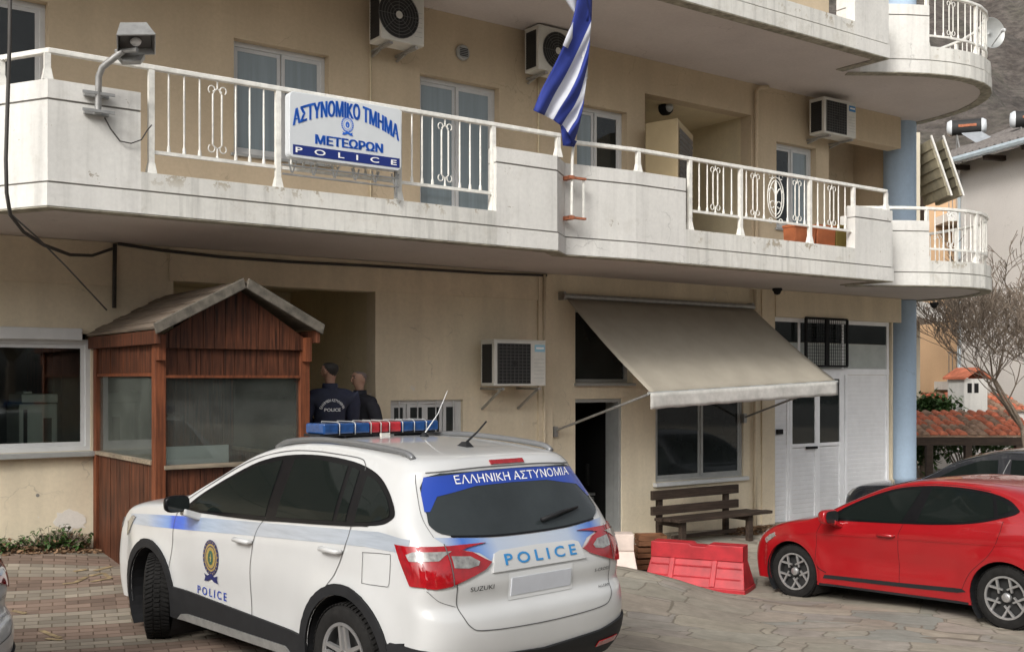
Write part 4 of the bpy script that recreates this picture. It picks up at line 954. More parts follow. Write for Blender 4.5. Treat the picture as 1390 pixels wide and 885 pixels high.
for xs_, d_ in ((hx0+.03, 1), (hx1-.03, -1)):
    a, b = ((xs_, -.14), (xs_, hy+pw)) if d_ > 0 else ((xs_, hy+pw), (xs_, -.14))
    mb = MB(); planks(mb, a, b, zb+.1, zw0-.03); mb.build('side_panel', M['wood_red'], H, fix=False)
    mb = MB(); planks(mb, a, b, zw1+.02, 2.40); mb.build('side_panel', M['wood_red'], H, fix=False)
    g_ = MB(); x = xs_+.01*d_; g_.box(x-.003, x+.003, hy+pw, -.14, zw0, zw1); wn_ = g_.build('window', M['hazed'], H)
    mb = MB(); mb.box(min(xs_-.04*d_, xs_+.03*d_), max(xs_-.04*d_, xs_+.03*d_), hy+pw, -.14, zw0-.035, zw0); mb.build('ledge', M['wood_grey'], wn_)
    mb = MB(); mb.box(min(xs_-.02*d_, xs_+.03*d_), max(xs_-.02*d_, xs_+.03*d_), hy+pw, -.14, zw1, zw1+.03); mb.build('head_rail', M['wood_post'], wn_)
g_ = MB(); g_.box(xa, xb, hy+.045, hy+.051, zs0, zs1); wn_ = g_.build('window', M['hazed'], H)
mb = MB(); mb.box(xa-.02, xb+.02, hy-.03, hy+.06, zs0-.035, zs0); mb.build('ledge', M['wood_grey'], wn_)
mb = MB(); mb.box(xa, xb, hy+.0, hy+.06, zs1, zs1+.025); mb.build('head_rail', M['wood_post'], wn_)
mb = MB(); mb.box(hx0+.05, hx1-.05, hy+.05, -.05, zb+.05, zb+.09); mb.build('hut_floor', M['wood_red'], H)
mb = MB(); mb.box(hx0-.03, hx1+.03, hy-.03, .0-.03, zb-.35, zb+.05); mb.build('plinth', M['wall_peel'], H, bevel=.01)
mb = MB(); mb.box(xa+.02, xb-.35, hy+.12, hy+.55, zs0-.10, zs0-.06); mb.build('counter', M['wood_grey'], H)
mb = MB(); mb.box(xa+.04, xa+.62, hy+.10, hy+.13, zs0-.06, zs0+.16); mb.build('paper_sheet', M['white_sign'], H)
mb = MB(); planks(mb, (hx0+.06, -.16), (hx1-.06, -.16), zb, 2.4); mb.build('inner_wall', M['wood_red'], H, fix=False)
# roof: two boarded slopes with corrugation, metal verge, fascia
ov, yo0, yo1 = .15, hy-.20, -.02
er = fz(437, 447, -yo0); el = fz(212, 446, -yo0); rp = fz(334, 384, -yo0)
xl, xr, xm = sx(212, -yo0), sx(438, -yo0), sx(334, -yo0)
for (x0, z0, x1, z1) in ((xl, el, xm, rp), (xr, er, xm, rp)):
    d = Vector((x1-x0, 0, z1-z0)); nrm = Vector((-d.z, 0, d.x)).normalized()*(1 if x0 < x1 else -1); n = 9; mb = MB()
    for i in range(n):
        a = Vector((x0,0,z0))+d*(i/n); b = Vector((x0,0,z0))+d*((i+.97)/n); t_ = nrm*.02
        lo4 = [Vector((a.x,yo0,a.z)), Vector((b.x,yo0,b.z)), Vector((b.x,yo1,b.z)), Vector((a.x,yo1,a.z))]
        mb.hexa([p for p in lo4], [p+t_*(1.0+.5*(i%2)) for p in lo4])
    mb.build('roof', M['roofing'], H)
    mb = MB(); a = Vector((x0,yo0-.012,z0)); b = Vector((x1,yo0-.012,z1)); lo4 = [a-Vector((0,0,.05)), b-Vector((0,0,.05)), b-Vector((0,-.03,.05)), a-Vector((0,-.03,.05))]
    mb.hexa(lo4, [p+Vector((0,0,.05))+nrm*.05 for p in lo4]); mb.build('verge_trim', M['trim'], H, bevel=.008)
for xx, zz in ((xl+.03, el), (xr-.03, er)): mb = MB(); mb.box(xx-.02, xx+.02, yo0+.03, yo1, zz-.13, zz-.01); mb.build('fascia', M['wood_red'], H, bevel=.004)
for i, y_ in enumerate((hy-.07,)):
    for xx in (xl+.06, xr-.12): mb = MB(); mb.box(xx, xx+.06, hy-.09, hy+.02, ze-.25, ze-.02); SPL.append(mb.build('rafter_end', M['wood_post'], H))
# entrance step
mb = MB(); mb.box(hx1+.05, -7.15, -1.9, .2, -.4, .36); fobj(mb, 'entrance_step', M['wall_peel'], 'low concrete platform in front of the entrance recess', 'step', bevel=.01)
# office machine behind the left window
pr = fthing('photocopier', 'grey white office printer seen through the left ground floor window', 'printer')
x0, x1 = sx(26, -.5), sx(78, -.5); zt_ = fz(55, 535, -.5); z0_ = .4
mb = MB(); mb.box(x0, x1, .5, 1.1, z0_, zt_-.10); mb.build('body', M['ac_white'], pr, bevel=.015)
mb = MB(); mb.box(x0+.02, x1-.0, .48, 1.1, zt_-.09, zt_); mb.box(x0+.04, x1-.25, .50, .9, zt_+.001, zt_+.03); mb.build('lid', M['ac_white'], pr, bevel=.01)
mb = MB(); mb.box(x0+.04, x1-.30, .49, .499, zt_-.75, zt_-.16); mb.build('front_panel', M['dark_glass'], pr)
mb = MB(); mb.box(x1-.14, x1-.06, .488, .499, zt_-.75, zt_-.25); mb.build('paper_tray', M['louvre'], pr)
mb = MB(); mb.box(sx(60,-1.6), sx(72,-1.6), 1.6, 1.65, .4, 3.0); mb.box(sx(38,-1.6), sx(58,-1.6), 1.62, 1.66, .4, 2.3); fobj(mb, 'door_leaf', M['wood_red'], 'dark brown inner door seen behind the left office window', 'door')
# desk with monitor in the open shop doorway
dk = fthing('desk', 'dark desk just inside the open doorway under the awning', 'desk')
zd = fz(815, 668, -.9); mb = MB(); mb.box(-4.6, -2.95, .9, 1.5, zd-.04, zd); mb.build('desk_top', M['alu_grey'], dk, bevel=.004)
mb = MB(); mb.box(-4.6, -2.95, .93, .95, zd-.30, zd-.06); mb.build('modesty_panel', M['room'], dk)
mb = MB(); mb.box(sx(797,-1.1), sx(822,-1.1), 1.1, 1.14, zd+.09, zd+.42); mb.box(sx(806,-1.1), sx(813,-1.1), 1.11, 1.13, zd+.001, zd+.09); fobj(mb, 'monitor', M['ac_dark'], 'black computer monitor on the desk inside the doorway', 'monitor', bevel=.004)

# ------------------------------------------------------------------ barriers and crates
def barrier(label, mat, px0, px1, Y0, Y1, ztop, zbot_, group, plain=False):
    A = at(px0, 515, Y0); Bv = at(px1, 515, Y1); d = Vector((Bv.x-A.x, Bv.y-A.y, 0)); L = d.length; rz = math.atan2(d.y, d.x)
    r = thing('barrier', label, 'barrier', (A.x, A.y, zbot_), rz, group); h = ztop-zbot_
    # profile: foot wide, tapering, vertical head; notch in the head
    def yw(z): return .26 if z < .06 else (.26-.15*(z-.06)/(h*.68-.06) if z < h*.68 else .10)
    mb = MB()
    def seg(x0, x1, z0, z1, e0=0, e1=0):
        mb.hexa([(x0,-yw(z0),z0),(x1,-yw(z0),z0),(x1,yw(z0),z0),(x0,yw(z0),z0)], [(x0+e0,-yw(z1),z1),(x1-e1,-yw(z1),z1),(x1-e1,yw(z1),z1),(x0+e0,yw(z1),z1)])
    seg(-.06, L+.06, 0, .06); seg(-.05, L+.05, .06, h*.68, .05, .05)
    n_ = [(0,h*.66),(0,h),(L*.42,h),(L*.45,h*.945),(L*.60,h*.945),(L*.63,h),(L,h),(L,h*.66)]; mb.prism(n_, lambda u, v_: (u, -.125, v_), (0, .25, 0))
    o = mb.build('body', mat, r, bevel=.008)
    if plain: return r
    mb = MB()
    for k in (.24, .70):
        x = L*k
        mb.hexa([(x-.035,-yw(.06)-.012,.07),(x+.035,-yw(.06)-.012,.07),(x+.035,-yw(.06)+.03,.07),(x-.035,-yw(.06)+.03,.07)], [(x-.035,-yw(h*.67)-.012,h*.67),(x+.035,-yw(h*.67)-.012,h*.67),(x+.035,-yw(h*.67)+.03,h*.67),(x-.035,-yw(h*.67)+.03,h*.67)])
    SPL.append(mb.build('rib', mat, r, bevel=.01))
    mb = MB()
    for z_ in (h*.3, h*.52): mb.box(.01, L-.01, -yw(z_)-.005, -yw(z_)+.03, z_-.008, z_+.008)
    mb.build('moulded_line', mat, r)
    return r
barrier('red plastic water barrier standing in front of the bench', M['plastic_red'], 888, 1012, 13.75, 13.25, fz(950,736,0)*0+at(950,736,13.5).z, gz(2.3,13.4)-.03, 'plastic barriers')
barrier('faded pinkish white plastic barrier half hidden behind the police car', M['plastic_pale'], 780, 859, 13.4, 13.4, at(850,723,13.4).z, gz(1.3,13.4)-.06, 'plastic barriers', True)
for i, (z_, lab) in enumerate(((0, 'lowest brown wooden crate between the pale and red barriers'), (.20, 'middle brown wooden crate between the pale and red barriers'), (.40, 'topmost brown wooden crate between the pale and red barriers'))):
    c0 = at(864+i*1.5, 515, 13.9); zg = gz(c0.x, c0.y)+z_*.75
    r = thing('crate', lab, 'crate', (c0.x, c0.y, zg), R(12-i*4), 'stacked wooden crates')
    mb = MB()
    for y_ in (0, .28):
        for zz in (.01, .08): mb.box(0, .36, y_, y_+.02, zz, zz+.055)
    SPL.append(mb.build('slat', M['pallet'], r)); 
    mb = MB()
    for x in (0, .34):
        for zz in (.01, .08): mb.box(x, x+.02, .021, .279, zz, zz+.055)
    SPL.append(mb.build('end_board', M['pallet'], r))
    mb = MB(); mb.box(.021, .339, .021, .279, .012, .022); mb.build('crate_bottom', M['pallet'], r)
# weeds at the left wall foot
def weed(label, cx_, cy_, rx, ry, n, hmax, s_, dry=.2):
    r = fthing('weed_plant', label, 'plant', (cx_, cy_, fgz(cx_, cy_)), group='weeds along the wall foot')
    lf, dr, st = MB(), MB(), MB()
    for _ in range(n):
        a = random.random()*6.28; q = math.sqrt(random.random()); x, y = rx*q*math.cos(a), ry*q*math.sin(a); h = hmax*random.uniform(.15, 1)*(1-.5*q)
        tip = Vector((x*1.15, y*1.15, h)); st.tube([(x*.6, y*.6, 0), (x*.9, y*.9, h*.6), tuple(tip)], .003, 4)
        for k in range(7):
            p = Vector((x*.6,y*.6,0)).lerp(tip, random.uniform(.35, 1.05)); sz = s_*random.uniform(.6, 1.3)
            m_ = Matrix.Rotation(random.random()*6.28, 3, 'Z') @ Matrix.Rotation(random.uniform(-.2,1.0), 3, 'Y')
            (dr if random.random() < dry else lf).add([p+m_@Vector(v)*sz for v in ((0,0,0),(.5,-.32,.08),(1.2,0,-.05),(.5,.32,.08))], [(0,1,2,3)])
    st.build('stem', M['bark'], r); lf.build('leaves', M['leaf'], r, fix=False)
    if dr.f: dr.build('dry_leaves', M['leaf_dry'], r, fix=False)
weed('low green weed clump at the wall foot below the chipped plaster', sx(70,.15), -.16, .34, .14, 90, .30, .05)
weed('small green weed at the far left of the wall foot', sx(-2,.2), -.16, .28, .14, 60, .22, .05)
weed('dry reddish weed beside the corner of the hut', sx(98,.12), -.12, .16, .10, 40, .26, .04, .6)
o = scatter('leaf_litter', M['leaf_dry'], sx(45,.3), -.25, .75, .16, 500, .025); tag(o, 'brown fallen leaves along the wall foot between the weeds', 'leaf litter')
# ------------------------------------------------------------------ cars
M['car_white'] = simple('white_car_paint', (.53,.535,.53), .28, var=.03, scale=3, coat=.8)
M['car_red'] = simple('red_car_paint', (.33,.006,.010), .3, .1, var=.05, scale=3, coat=1)
M['car_black'] = simple('black_car_paint', (.012,.014,.018), .25, var=.1, coat=1)
M['car_glass'] = simple('tinted_car_glass', (.008,.011,.010), .03, var=0, coat=.0, spec=.13)
M['car_rearglass'] = simple('rear_car_glass', (.030,.036,.038), .05, var=.2, scale=2.5, spec=.4)
M['trim_black'] = simple('black_trim_plastic', (.014,.0145,.016), .65, var=.2, scale=9, bmp=.08, spec=.3)
M['gloss_black'] = simple('gloss_black_trim', (.006,.006,.007), .3, var=0, spec=.2)
M['seam'] = simple('panel_gap', (.09,.09,.09), .8, var=0)
M['seam_dark'] = simple('dark_panel_gap', (.012,.002,.003), .8, var=0)
M['rail_grey'] = simple('satin_grey_rail', (.22,.225,.23), .35, .5, var=.05)
M['tyre'] = simple('tyre_rubber', (.014,.0135,.013), .9, var=.35, scale=14, bmp=.2, spec=.2)
M['alloy'] = simple('alloy_wheel', (.50,.50,.50), .32, .75, var=.08)
M['alloy_dark'] = simple('alloy_recess', (.03,.03,.03), .5, .3)
M['chrome'] = simple('satin_chrome', (.52,.53,.54), .25, .9, var=0)
M['lamp_red'] = simple('red_tail_lens', (.30,.005,.009), .08, var=.25, scale=18, coat=1)
M['lamp_clear'] = simple('clear_lens', (.30,.295,.28), .12, .3, var=.45, scale=25, coat=1)
M['lb_blue'] = simple('blue_beacon_lens', (.008,.055,.19), .15, var=.3, scale=20, coat=.6)
M['lb_red'] = simple('red_beacon_lens', (.40,.02,.03), .15, var=.3, scale=20, coat=.6)
M['stripe_blue'] = simple('blue_stripe_film', (.012,.05,.34), .3, var=0, coat=.6)
M['seal_gold'] = simple('gold_seal_print', (.33,.24,.07), .4, var=.2, scale=60)
M['seal_navy'] = simple('navy_seal_print', (.015,.02,.10), .4, var=.1)
M['seal_green'] = simple('green_seal_print', (.03,.10,.07), .4, var=.2)
m, t, b = nodemat('fading_stripe_film'); b.inputs['Roughness'].default_value = .3; b.inputs['Coat Weight'].default_value = .6   # printed film: blue patch fading to grey
tc = N(t, 'ShaderNodeTexCoord'); sp = N(t, 'ShaderNodeSeparateXYZ'); t.links.new(tc.outputs['Object'], sp.inputs[0])
mr = N(t, 'ShaderNodeMapRange'); mr.inputs['From Min'].default_value = -1.0; mr.inputs['From Max'].default_value = 3.6; t.links.new(sp.outputs[0], mr.inputs[0])
cc = ramp(t, mr.outputs[0], [(.0, (.36,.40,.45)), (.44, (.36,.39,.43)), (.60, (.30,.38,.50)), (.665, (.03,.12,.58)), (.70, (.02,.08,.55)), (.715, (.14,.26,.56)), (.80, (.38,.43,.5)), (1, (.42,.45,.5))])
t.links.new(mixc(t, 1, cc, ramp(t, noise(t, 9, 5, .6, stretch=(.4,1,4)), [(.3,.85),(.7,1.1)]), 'MULTIPLY'), b.inputs['Base Color']); M['stripe_fade'] = m

m, t, b = nodemat('rear_stripe_film'); b.inputs['Roughness'].default_value = .3; b.inputs['Coat Weight'].default_value = .6
tc = N(t, 'ShaderNodeTexCoord'); sp = N(t, 'ShaderNodeSeparateXYZ'); t.links.new(tc.outputs['Object'], sp.inputs[0]); ab = N(t, 'ShaderNodeMath', operation='ABSOLUTE'); t.links.new(sp.outputs[1], ab.inputs[0])
t.links.new(ramp(t, ab.outputs[0], [(.0, (.42,.46,.52)), (.30, (.38,.44,.54)), (.44, (.14,.25,.52)), (.54, (.05,.14,.46)), (.66, (.34,.40,.5))]), b.inputs['Base Color']); M['stripe_rear'] = m
def spline(pts, per=6):
    out = []; n = len(pts)
    for i in range(n-1):
        p0, p1, p2, p3 = pts[max(i-1,0)], pts[i], pts[i+1], pts[min(i+2,n-1)]
        for k in range(per):
            f_ = k/per; out.append(tuple(.5*(2*b_+(c-a)*f_+(2*a-5*b_+4*c-d)*f_*f_+(3*b_-a-3*c+d)*f_**3) for a, b_, c, d in zip(p0, p1, p2, p3)))
    out.append(tuple(pts[-1])); return out
def interp(tab, x):
    if x <= tab[0][0]: return tab[0][1]
    for (a, b_), (c, d) in zip(tab, tab[1:]):
        if x <= c: f_ = (x-a)/(c-a); f_ = f_*f_*(3-2*f_)*.5+f_*.5; return b_+(d-b_)*f_
    return tab[-1][1]
def clip_poly(poly, axis, val, keep_less):
    out = []; n = len(poly)
    for i in range(n):
        a, b_ = poly[i], poly[(i+1) % n]; ia = (a[axis] <= val+1e-9) if keep_less else (a[axis] >= val-1e-9); ib = (b_[axis] <= val+1e-9) if keep_less else (b_[axis] >= val-1e-9)
        if ia: out.append(a)
        if ia != ib:
            f_ = (val-a[axis])/(b_[axis]-a[axis]); out.append((a[0]+(b_[0]-a[0])*f_, a[1]+(b_[1]-a[1])*f_))
    return out
def gridfill(poly, cell):
    x0, x1 = min(p[0] for p in poly), max(p[0] for p in poly); z0, z1 = min(p[1] for p in poly), max(p[1] for p in poly)
    nx_ = max(1, math.ceil((x1-x0)/cell)); nz_ = max(1, math.ceil((z1-z0)/cell)); V = {}; vs = []; fs = []
    def vid(p):
        k = (round(p[0], 4), round(p[1], 4))
        if k not in V: V[k] = len(vs); vs.append(p)
        return V[k]
    for i in range(nx_):
        a = clip_poly(clip_poly(poly, 0, x0+(x1-x0)*i/nx_, False), 0, x0+(x1-x0)*(i+1)/nx_, True)
        if len(a) < 3: continue
        for j in range(nz_):
            c = clip_poly(clip_poly(a, 1, z0+(z1-z0)*j/nz_, False), 1, z0+(z1-z0)*(j+1)/nz_, True)
            if len(c) < 3: continue
            ids = []
            for p in c:
                q_ = vid(p)
                if not ids or ids[-1] != q_: ids.append(q_)
            if len(ids) > 1 and ids[0] == ids[-1]: ids.pop()
            if len(set(ids)) == len(ids) >= 3:
                ar = sum(vs[ids[k]][0]*vs[ids[(k+1)%len(ids)]][1]-vs[ids[(k+1)%len(ids)]][0]*vs[ids[k]][1] for k in range(len(ids)))
                if abs(ar) > 1e-7: fs.append(tuple(ids))
    return vs, fs
def arc(cx, cz, r, a0, a1, n=18): return [(cx+r*math.cos(R(a0+(a1-a0)*i/n)), cz+r*math.sin(R(a0+(a1-a0)*i/n))) for i in range(n+1)]

class Car:
    def __init__(s, root, sp, paint):
        s.root, s.sp, s.paint = root, sp, paint
        W0, belt, tum = sp['W0'], sp['belt'], sp['tum']
        def Wf(x, z):
            w_ = interp(W0, x); zb_ = belt(x)
            if z > zb_: d = z-zb_; w_ -= tum*d*(d/(d+.05))
            q = (z-.62)/.40; w_ *= 1-.022*q*q if z < .62 else 1-.020*q*q*(1 if z < zb_ else min(1, 1))
            w_ += sp.get('crease', .012)*math.exp(-((z-(zb_-.13-.02*(x-1)))/.035)**2)*(1 if -.3 < x < 2.6 else 0)*0.6
            w_ -= sp.get('scoop', .010)*math.exp(-((z-.52)/.13)**2)*max(0, min(1, (x-.3)/.3))*max(0, min(1, (sp['wb']-.4-x)/.3))
            for ax in (0, sp['wb']):                  # flared arches
                d = math.hypot(x-ax, z-sp['wr'])
                if z < .8: w_ += .016*math.exp(-((d-sp['ar']-.05)/.09)**2)
            return w_
        s.Wf = Wf
        cs = spline(sp['sil'], 7); n = len(cs)        # (Cx, Cz, Ex, Ez, q)
        mb = MB()
        E = [(c[2], c[3]) for c in cs]
        bot = sp['sill']
        ar, wr, wb = sp['ar'], sp['wr'], sp['wb']
        a_s = math.degrees(math.asin(max(-1, (bot-wr)/ar)))
        low = [E[-1], (E[-1][0], bot)] if abs(E[-1][1]-bot) > .01 else [E[-1]]
        # outline: silhouette rear->front, then back along the sill with both arches
        poly = list(E) + [(E[-1][0]-.03, bot)] + [(x, z) for x, z in arc(wb, wr, ar, a_s, 180-a_s)] + [(x, z) for x, z in arc(0, wr, ar, a_s, 180-a_s) if x > E[0][0]+.02] + [(E[0][0]+.02, bot)]
        v2, f2 = gridfill(poly, .055)
        for sgn in (1, -1):
            mb.add([(x, sgn*Wf(x, z), z) for x, z in v2], [f if sgn > 0 else f[::-1] for f in f2])
        K = 22; vs = []
        for c in cs:
            yE = Wf(c[2], c[3]); q_ = c[4]
            for k in range(-K, K+1):
                a = abs(k)/K*math.pi/2; sy = math.sin(a)**q_; co = max(0, math.cos(a))**q_ if abs(k) < K else 0
                vs.append((c[2]+(c[0]-c[2])*co, yE*sy*(1 if k >= 0 else -1), c[3]+(c[1]-c[3])*co))
        m_ = 2*K+1
        mb.add(vs, [(i*m_+k, i*m_+k+1, (i+1)*m_+k+1, (i+1)*m_+k) for i in range(n-1) for k in range(2*K)])
        bm = bmesh.new(); me = bpy.data.meshes.new('body'); me.from_pydata(mb.v, [], mb.f); bm.from_mesh(me); bmesh.ops.remove_doubles(bm, verts=bm.verts, dist=.004)
        bmesh.ops.recalc_face_normals(bm, faces=bm.faces); bm.to_mesh(me)
        s.bvh = BVHTree.FromBMesh(bm); bm.free(); me.materials.append(paint)
        for p in me.polygons: p.use_smooth = True
        me.set_sharp_from_angle(angle=R(42))
        s.body = bpy.data.objects.new('body', me); COL.objects.link(s.body); s.body.parent = root
        u = MB(); u.box(E[0][0]+.1, E[-1][0]-.1, -.72, .72, bot-.02, bot+.02)     # underside
        u.build('underbody', M['trim_black'], root)
        for ax in (0, wb):
            for sgn in (1, -1):
                q = MB(); L = arc(ax, wr, ar+.004, -40, 220, 24); w1 = Wf(ax, wr+ar)-.012
                q.add([(x, sgn*w1, z) for x, z in L]+[(x, sgn*(w1-.34), z) for x, z in L], [(i, i+1, len(L)+i+1, len(L)+i) for i in range(len(L)-1)]+[tuple(len(L)+i for i in range(len(L)))])
                q.build('wheel_housing', M['trim_black'], root, fix=False)
    def cast(s, ax, u, v):
        o, d = {'L': ((u, 3, v), (0,-1,0)), 'R': ((u, -3, v), (0,1,0)), 'B': ((-4, u, v), (1,0,0)), 'F': ((7, u, v), (-1,0,0)), 'T': ((u, v, 4), (0,0,-1))}[ax]
        h = s.bvh.ray_cast(Vector(o), Vector(d))
        if h[0] is None:
            h = s.bvh.find_nearest(Vector(o)+Vector(d)*2.2)
        nrm = h[1] if h[1].dot(Vector(d)) < 0 else -h[1]
        return h[0], nrm
    def decal(s, name, mat, poly, ax='L', e=.004, cell=.045, parent=None, th=0, smooth=True):
        v2, f2 = gridfill(poly, cell); P = [s.cast(ax, *p) for p in v2]
        mb = MB(); mb.add([p+n*e for p, n in P], f2)
        if th:
            cnt = {}
            for f in f2:
                for i in range(len(f)):
                    k = (f[i], f[(i+1)%len(f)]); cnt[tuple(sorted(k))] = cnt.get(tuple(sorted(k)), 0)+1
            b0 = len(mb.v); mb.v += [tuple(p+n*(e-th)) for p, n in P]
            for (i, j), c in cnt.items():
                if c == 1: mb.f.append((i, j, b0+j, b0+i)); mb.m.append(0)
        o = mb.build(name, mat, parent or s.root, smooth=45 if smooth else False, fix=False)
        return o
    def line(s, name, mat, pts, ax='L', w_=.006, e=.002, parent=None, per=8):
        L = spline(pts, per) if len(pts) > 2 else [tuple(pts[0][k]+(pts[1][k]-pts[0][k])*i/12 for k in (0,1)) for i in range(13)]
        mb = MB(); vs = []
        for i, p in enumerate(L):
            a, b_ = L[max(i-1,0)], L[min(i+1,len(L)-1)]; dx, dz = b_[0]-a[0], b_[1]-a[1]; l_ = math.hypot(dx, dz) or 1; nx_, nz_ = -dz/l_*w_/2, dx/l_*w_/2
            for sg_ in (-1, 1):
                q, n = s.cast(ax, p[0]+nx_*sg_, p[1]+nz_*sg_); vs.append(q+n*e)
        mb.add(vs, [(2*i, 2*i+1, 2*i+3, 2*i+2) for i in range(len(L)-1)])
        return mb.build(name, mat, parent or s.root, fix=False)
    def text(s, txt, w_, h_, cx, cz, ax, mat, flip=1, e=.006, parent=None, bold=.003, spacing=1, slope=0, arch=0):
        vs, fs = fit_text(txt, w_, h_, bold=bold, spacing=spacing, res=3); P = [s.cast(ax, cx+v.x*flip, cz+v.y+slope*v.x+arch*(1-(2*v.x/w_)**2)) for v in vs]
        mb = MB(); mb.add([p+n*e for p, n in P], fs); return mb.build('lettering', mat, parent or s.root, fix=False)
def wheel(root, x, y, r, w_, rim_r, side, steer=0, spokes=5, camber=0, style='five'):
    # tyre lathe about Y, outer face towards side*y
    mb = MB(); k = w_/2
    prof = [(rim_r,-k*.85),(rim_r+.02,-k*.98),(r-.05,-k*1.0),(r-.015,-k*.88),(r-.003,-k*.6),(r,-k*.3),(r,k*.3),(r-.003,k*.6),(r-.015,k*.88),(r-.05,k*1.0),(rim_r+.02,k*.98),(rim_r,k*.85)]
    mb.lathe(prof, 56, axis='Y')
    for i in range(60):                               # tread blocks
        a = 2*math.pi*i/60
        for (y0, y1, sk) in ((-k*.86,-k*.30,.03),(-.2*k,.2*k,.0),(k*.30,k*.86,-.03)):
            c0, c1 = a, a+.062; vs = []
            for yy, aa in ((y0, c0+sk), (y1, c0-sk), (y1, c1-sk), (y0, c1+sk)):
                rr_ = (r-.004 if abs(yy) > .8*k else r+.003); vs.append((rr_*math.cos(aa), yy, rr_*math.sin(aa)))
            vs2 = [(p[0]*1.018, p[1], p[2]*1.018) for p in vs]
            mb.hexa(vs, vs2)
    t_ = mb.build('wheel', M['tyre'], root, smooth=35, fix=True); t_.location = (x, y, r); t_.rotation_euler = (0, 0, R(steer))
    mb = MB(); f = side*k
    mb.lathe([(rim_r+.004, f*.80),(rim_r+.002, f*.93),(rim_r-.016, f*.93),(rim_r-.020, f*.80)], 48, axis='Y')
    o = mb.build('rim', M['alloy'], t_, smooth=35, fix=False)
    mb = MB(); mb.lathe([(rim_r-.020, f*.80),(rim_r-.024, f*.72),(rim_r-.03, -f*.7)], 48, axis='Y'); mb.build('rim_barrel', M['alloy_dark'], t_, smooth=35, fix=False)
    mb = MB(); mb.disc((0, f*.15, 0), rim_r-.02, 40); mb.build('brake_disc', M['alloy_dark'], t_, fix=False)
    mb = MB(); mb.lathe([(.0, f*.82),(.034, f*.80),(.044, f*.74),(.05, f*.5)], 24, axis='Y')
    for i in range(spokes):
        for d_ in ((-.11, .11) if style == 'five' else ((-.27, .27) if style == 'vee' else (-.07, .07))):
            a = 2*math.pi*i/spokes+.2; ca, sa = math.cos(a), math.sin(a)
            def pt(rr_, tt, yy): return (rr_*ca-tt*sa, yy, rr_*sa+tt*ca)
            r0, r1 = .045, rim_r-.012; w0_, w1_ = (.020, .026) if style != 'vee' else (.010, .030); t0, t1 = d_*.25, d_*(rim_r*1.15)*(.9 if style == 'five' else 1.0)
            q = [pt(r0,t0-w0_/1,f*.60), pt(r1,t1-w1_/2,f*.66), pt(r1,t1+w1_/2,f*.66), pt(r0,t0+w0_/1,f*.60)]; p_ = [pt(r0,t0-w0_/1.4,f*.78), pt(r1,t1-w1_/2.6,f*.88), pt(r1,t1+w1_/2.6,f*.88), pt(r0,t0+w0_/1.4,f*.78)]
            mb.hexa(q, p_)
    mb.build('spokes', M['alloy'], t_, smooth=30, fix=True)
    return t_
def mirror_part(car, x, z, paint, side=1, s_=1.0):
    p, n = car.cast('L' if side > 0 else 'R', x, z); y0 = p.y
    mb = MB(); mb.hexa([(x-.06,y0-.03*side,z-.06),(x+.05,y0-.03*side,z-.06),(x+.05,y0-.03*side,z+.0),(x-.06,y0-.03*side,z+.0)], [(x-.05,y0+.12*side,z+.0),(x+.04,y0+.12*side,z+.0),(x+.04,y0+.12*side,z+.05),(x-.05,y0+.12*side,z+.05)])
    r = mb.build('wing_mirror', paint, car.root, bevel=.012)
    mb = MB(); cy = y0+.16*side; vs = []; nu_, nv_ = 20, 12
    for i in range(nv_+1):
        a = math.pi*i/nv_
        for j in range(nu_):
            b_ = 2*math.pi*j/nu_; cx_ = math.cos(b_); cz_ = math.sin(b_)
            sx_ = abs(cx_)**.6*(1 if cx_ > 0 else -1); sz_ = abs(cz_)**.6*(1 if cz_ > 0 else -1)
            rad = math.sin(a)**.55; xx = .10*math.cos(a)*(1 if math.cos(a) > 0 else .25)
            vs.append((x-.01+xx*s_, cy+.115*sx_*rad*side*s_, z+.085+.075*sz_*rad*s_))
    mb.add(vs, [(i*nu_+j, i*nu_+(j+1)%nu_, (i+1)*nu_+(j+1)%nu_, (i+1)*nu_+j) for i in range(nv_) for j in range(nu_)])
    mb.build('mirror_housing', M['gloss_black'] if paint is M['car_white'] else paint, r, smooth=True, merge=True)
    mb = MB(); mb.add([(x-.038*s_, cy+.10*math.copysign(abs(math.cos(b_))**.6, math.cos(b_))*s_, z+.085+.062*math.copysign(abs(math.sin(b_))**.6, math.sin(b_))*s_) for b_ in [2*math.pi*j/24 for j in range(24)]], [tuple(range(24))])
    mb.build('mirror_glass', M['dark_glass'], r, fix=False)
    return r
def handle(car, x, z, paint, side='L'):
    p, n = car.cast(side, x, z); sg_ = 1 if side == 'L' else -1
    mb = MB(); L = [(x-.105, p.y+.004*sg_, z), (x-.085, p.y+.035*sg_, z), (x, p.y+.042*sg_, z+.004), (x+.085, p.y+.035*sg_, z), (x+.105, p.y+.004*sg_, z)]
    mb.tube(L, [.012,.016,.018,.016,.012], 8); mb.build('door_handle', paint, car.root, smooth=True)

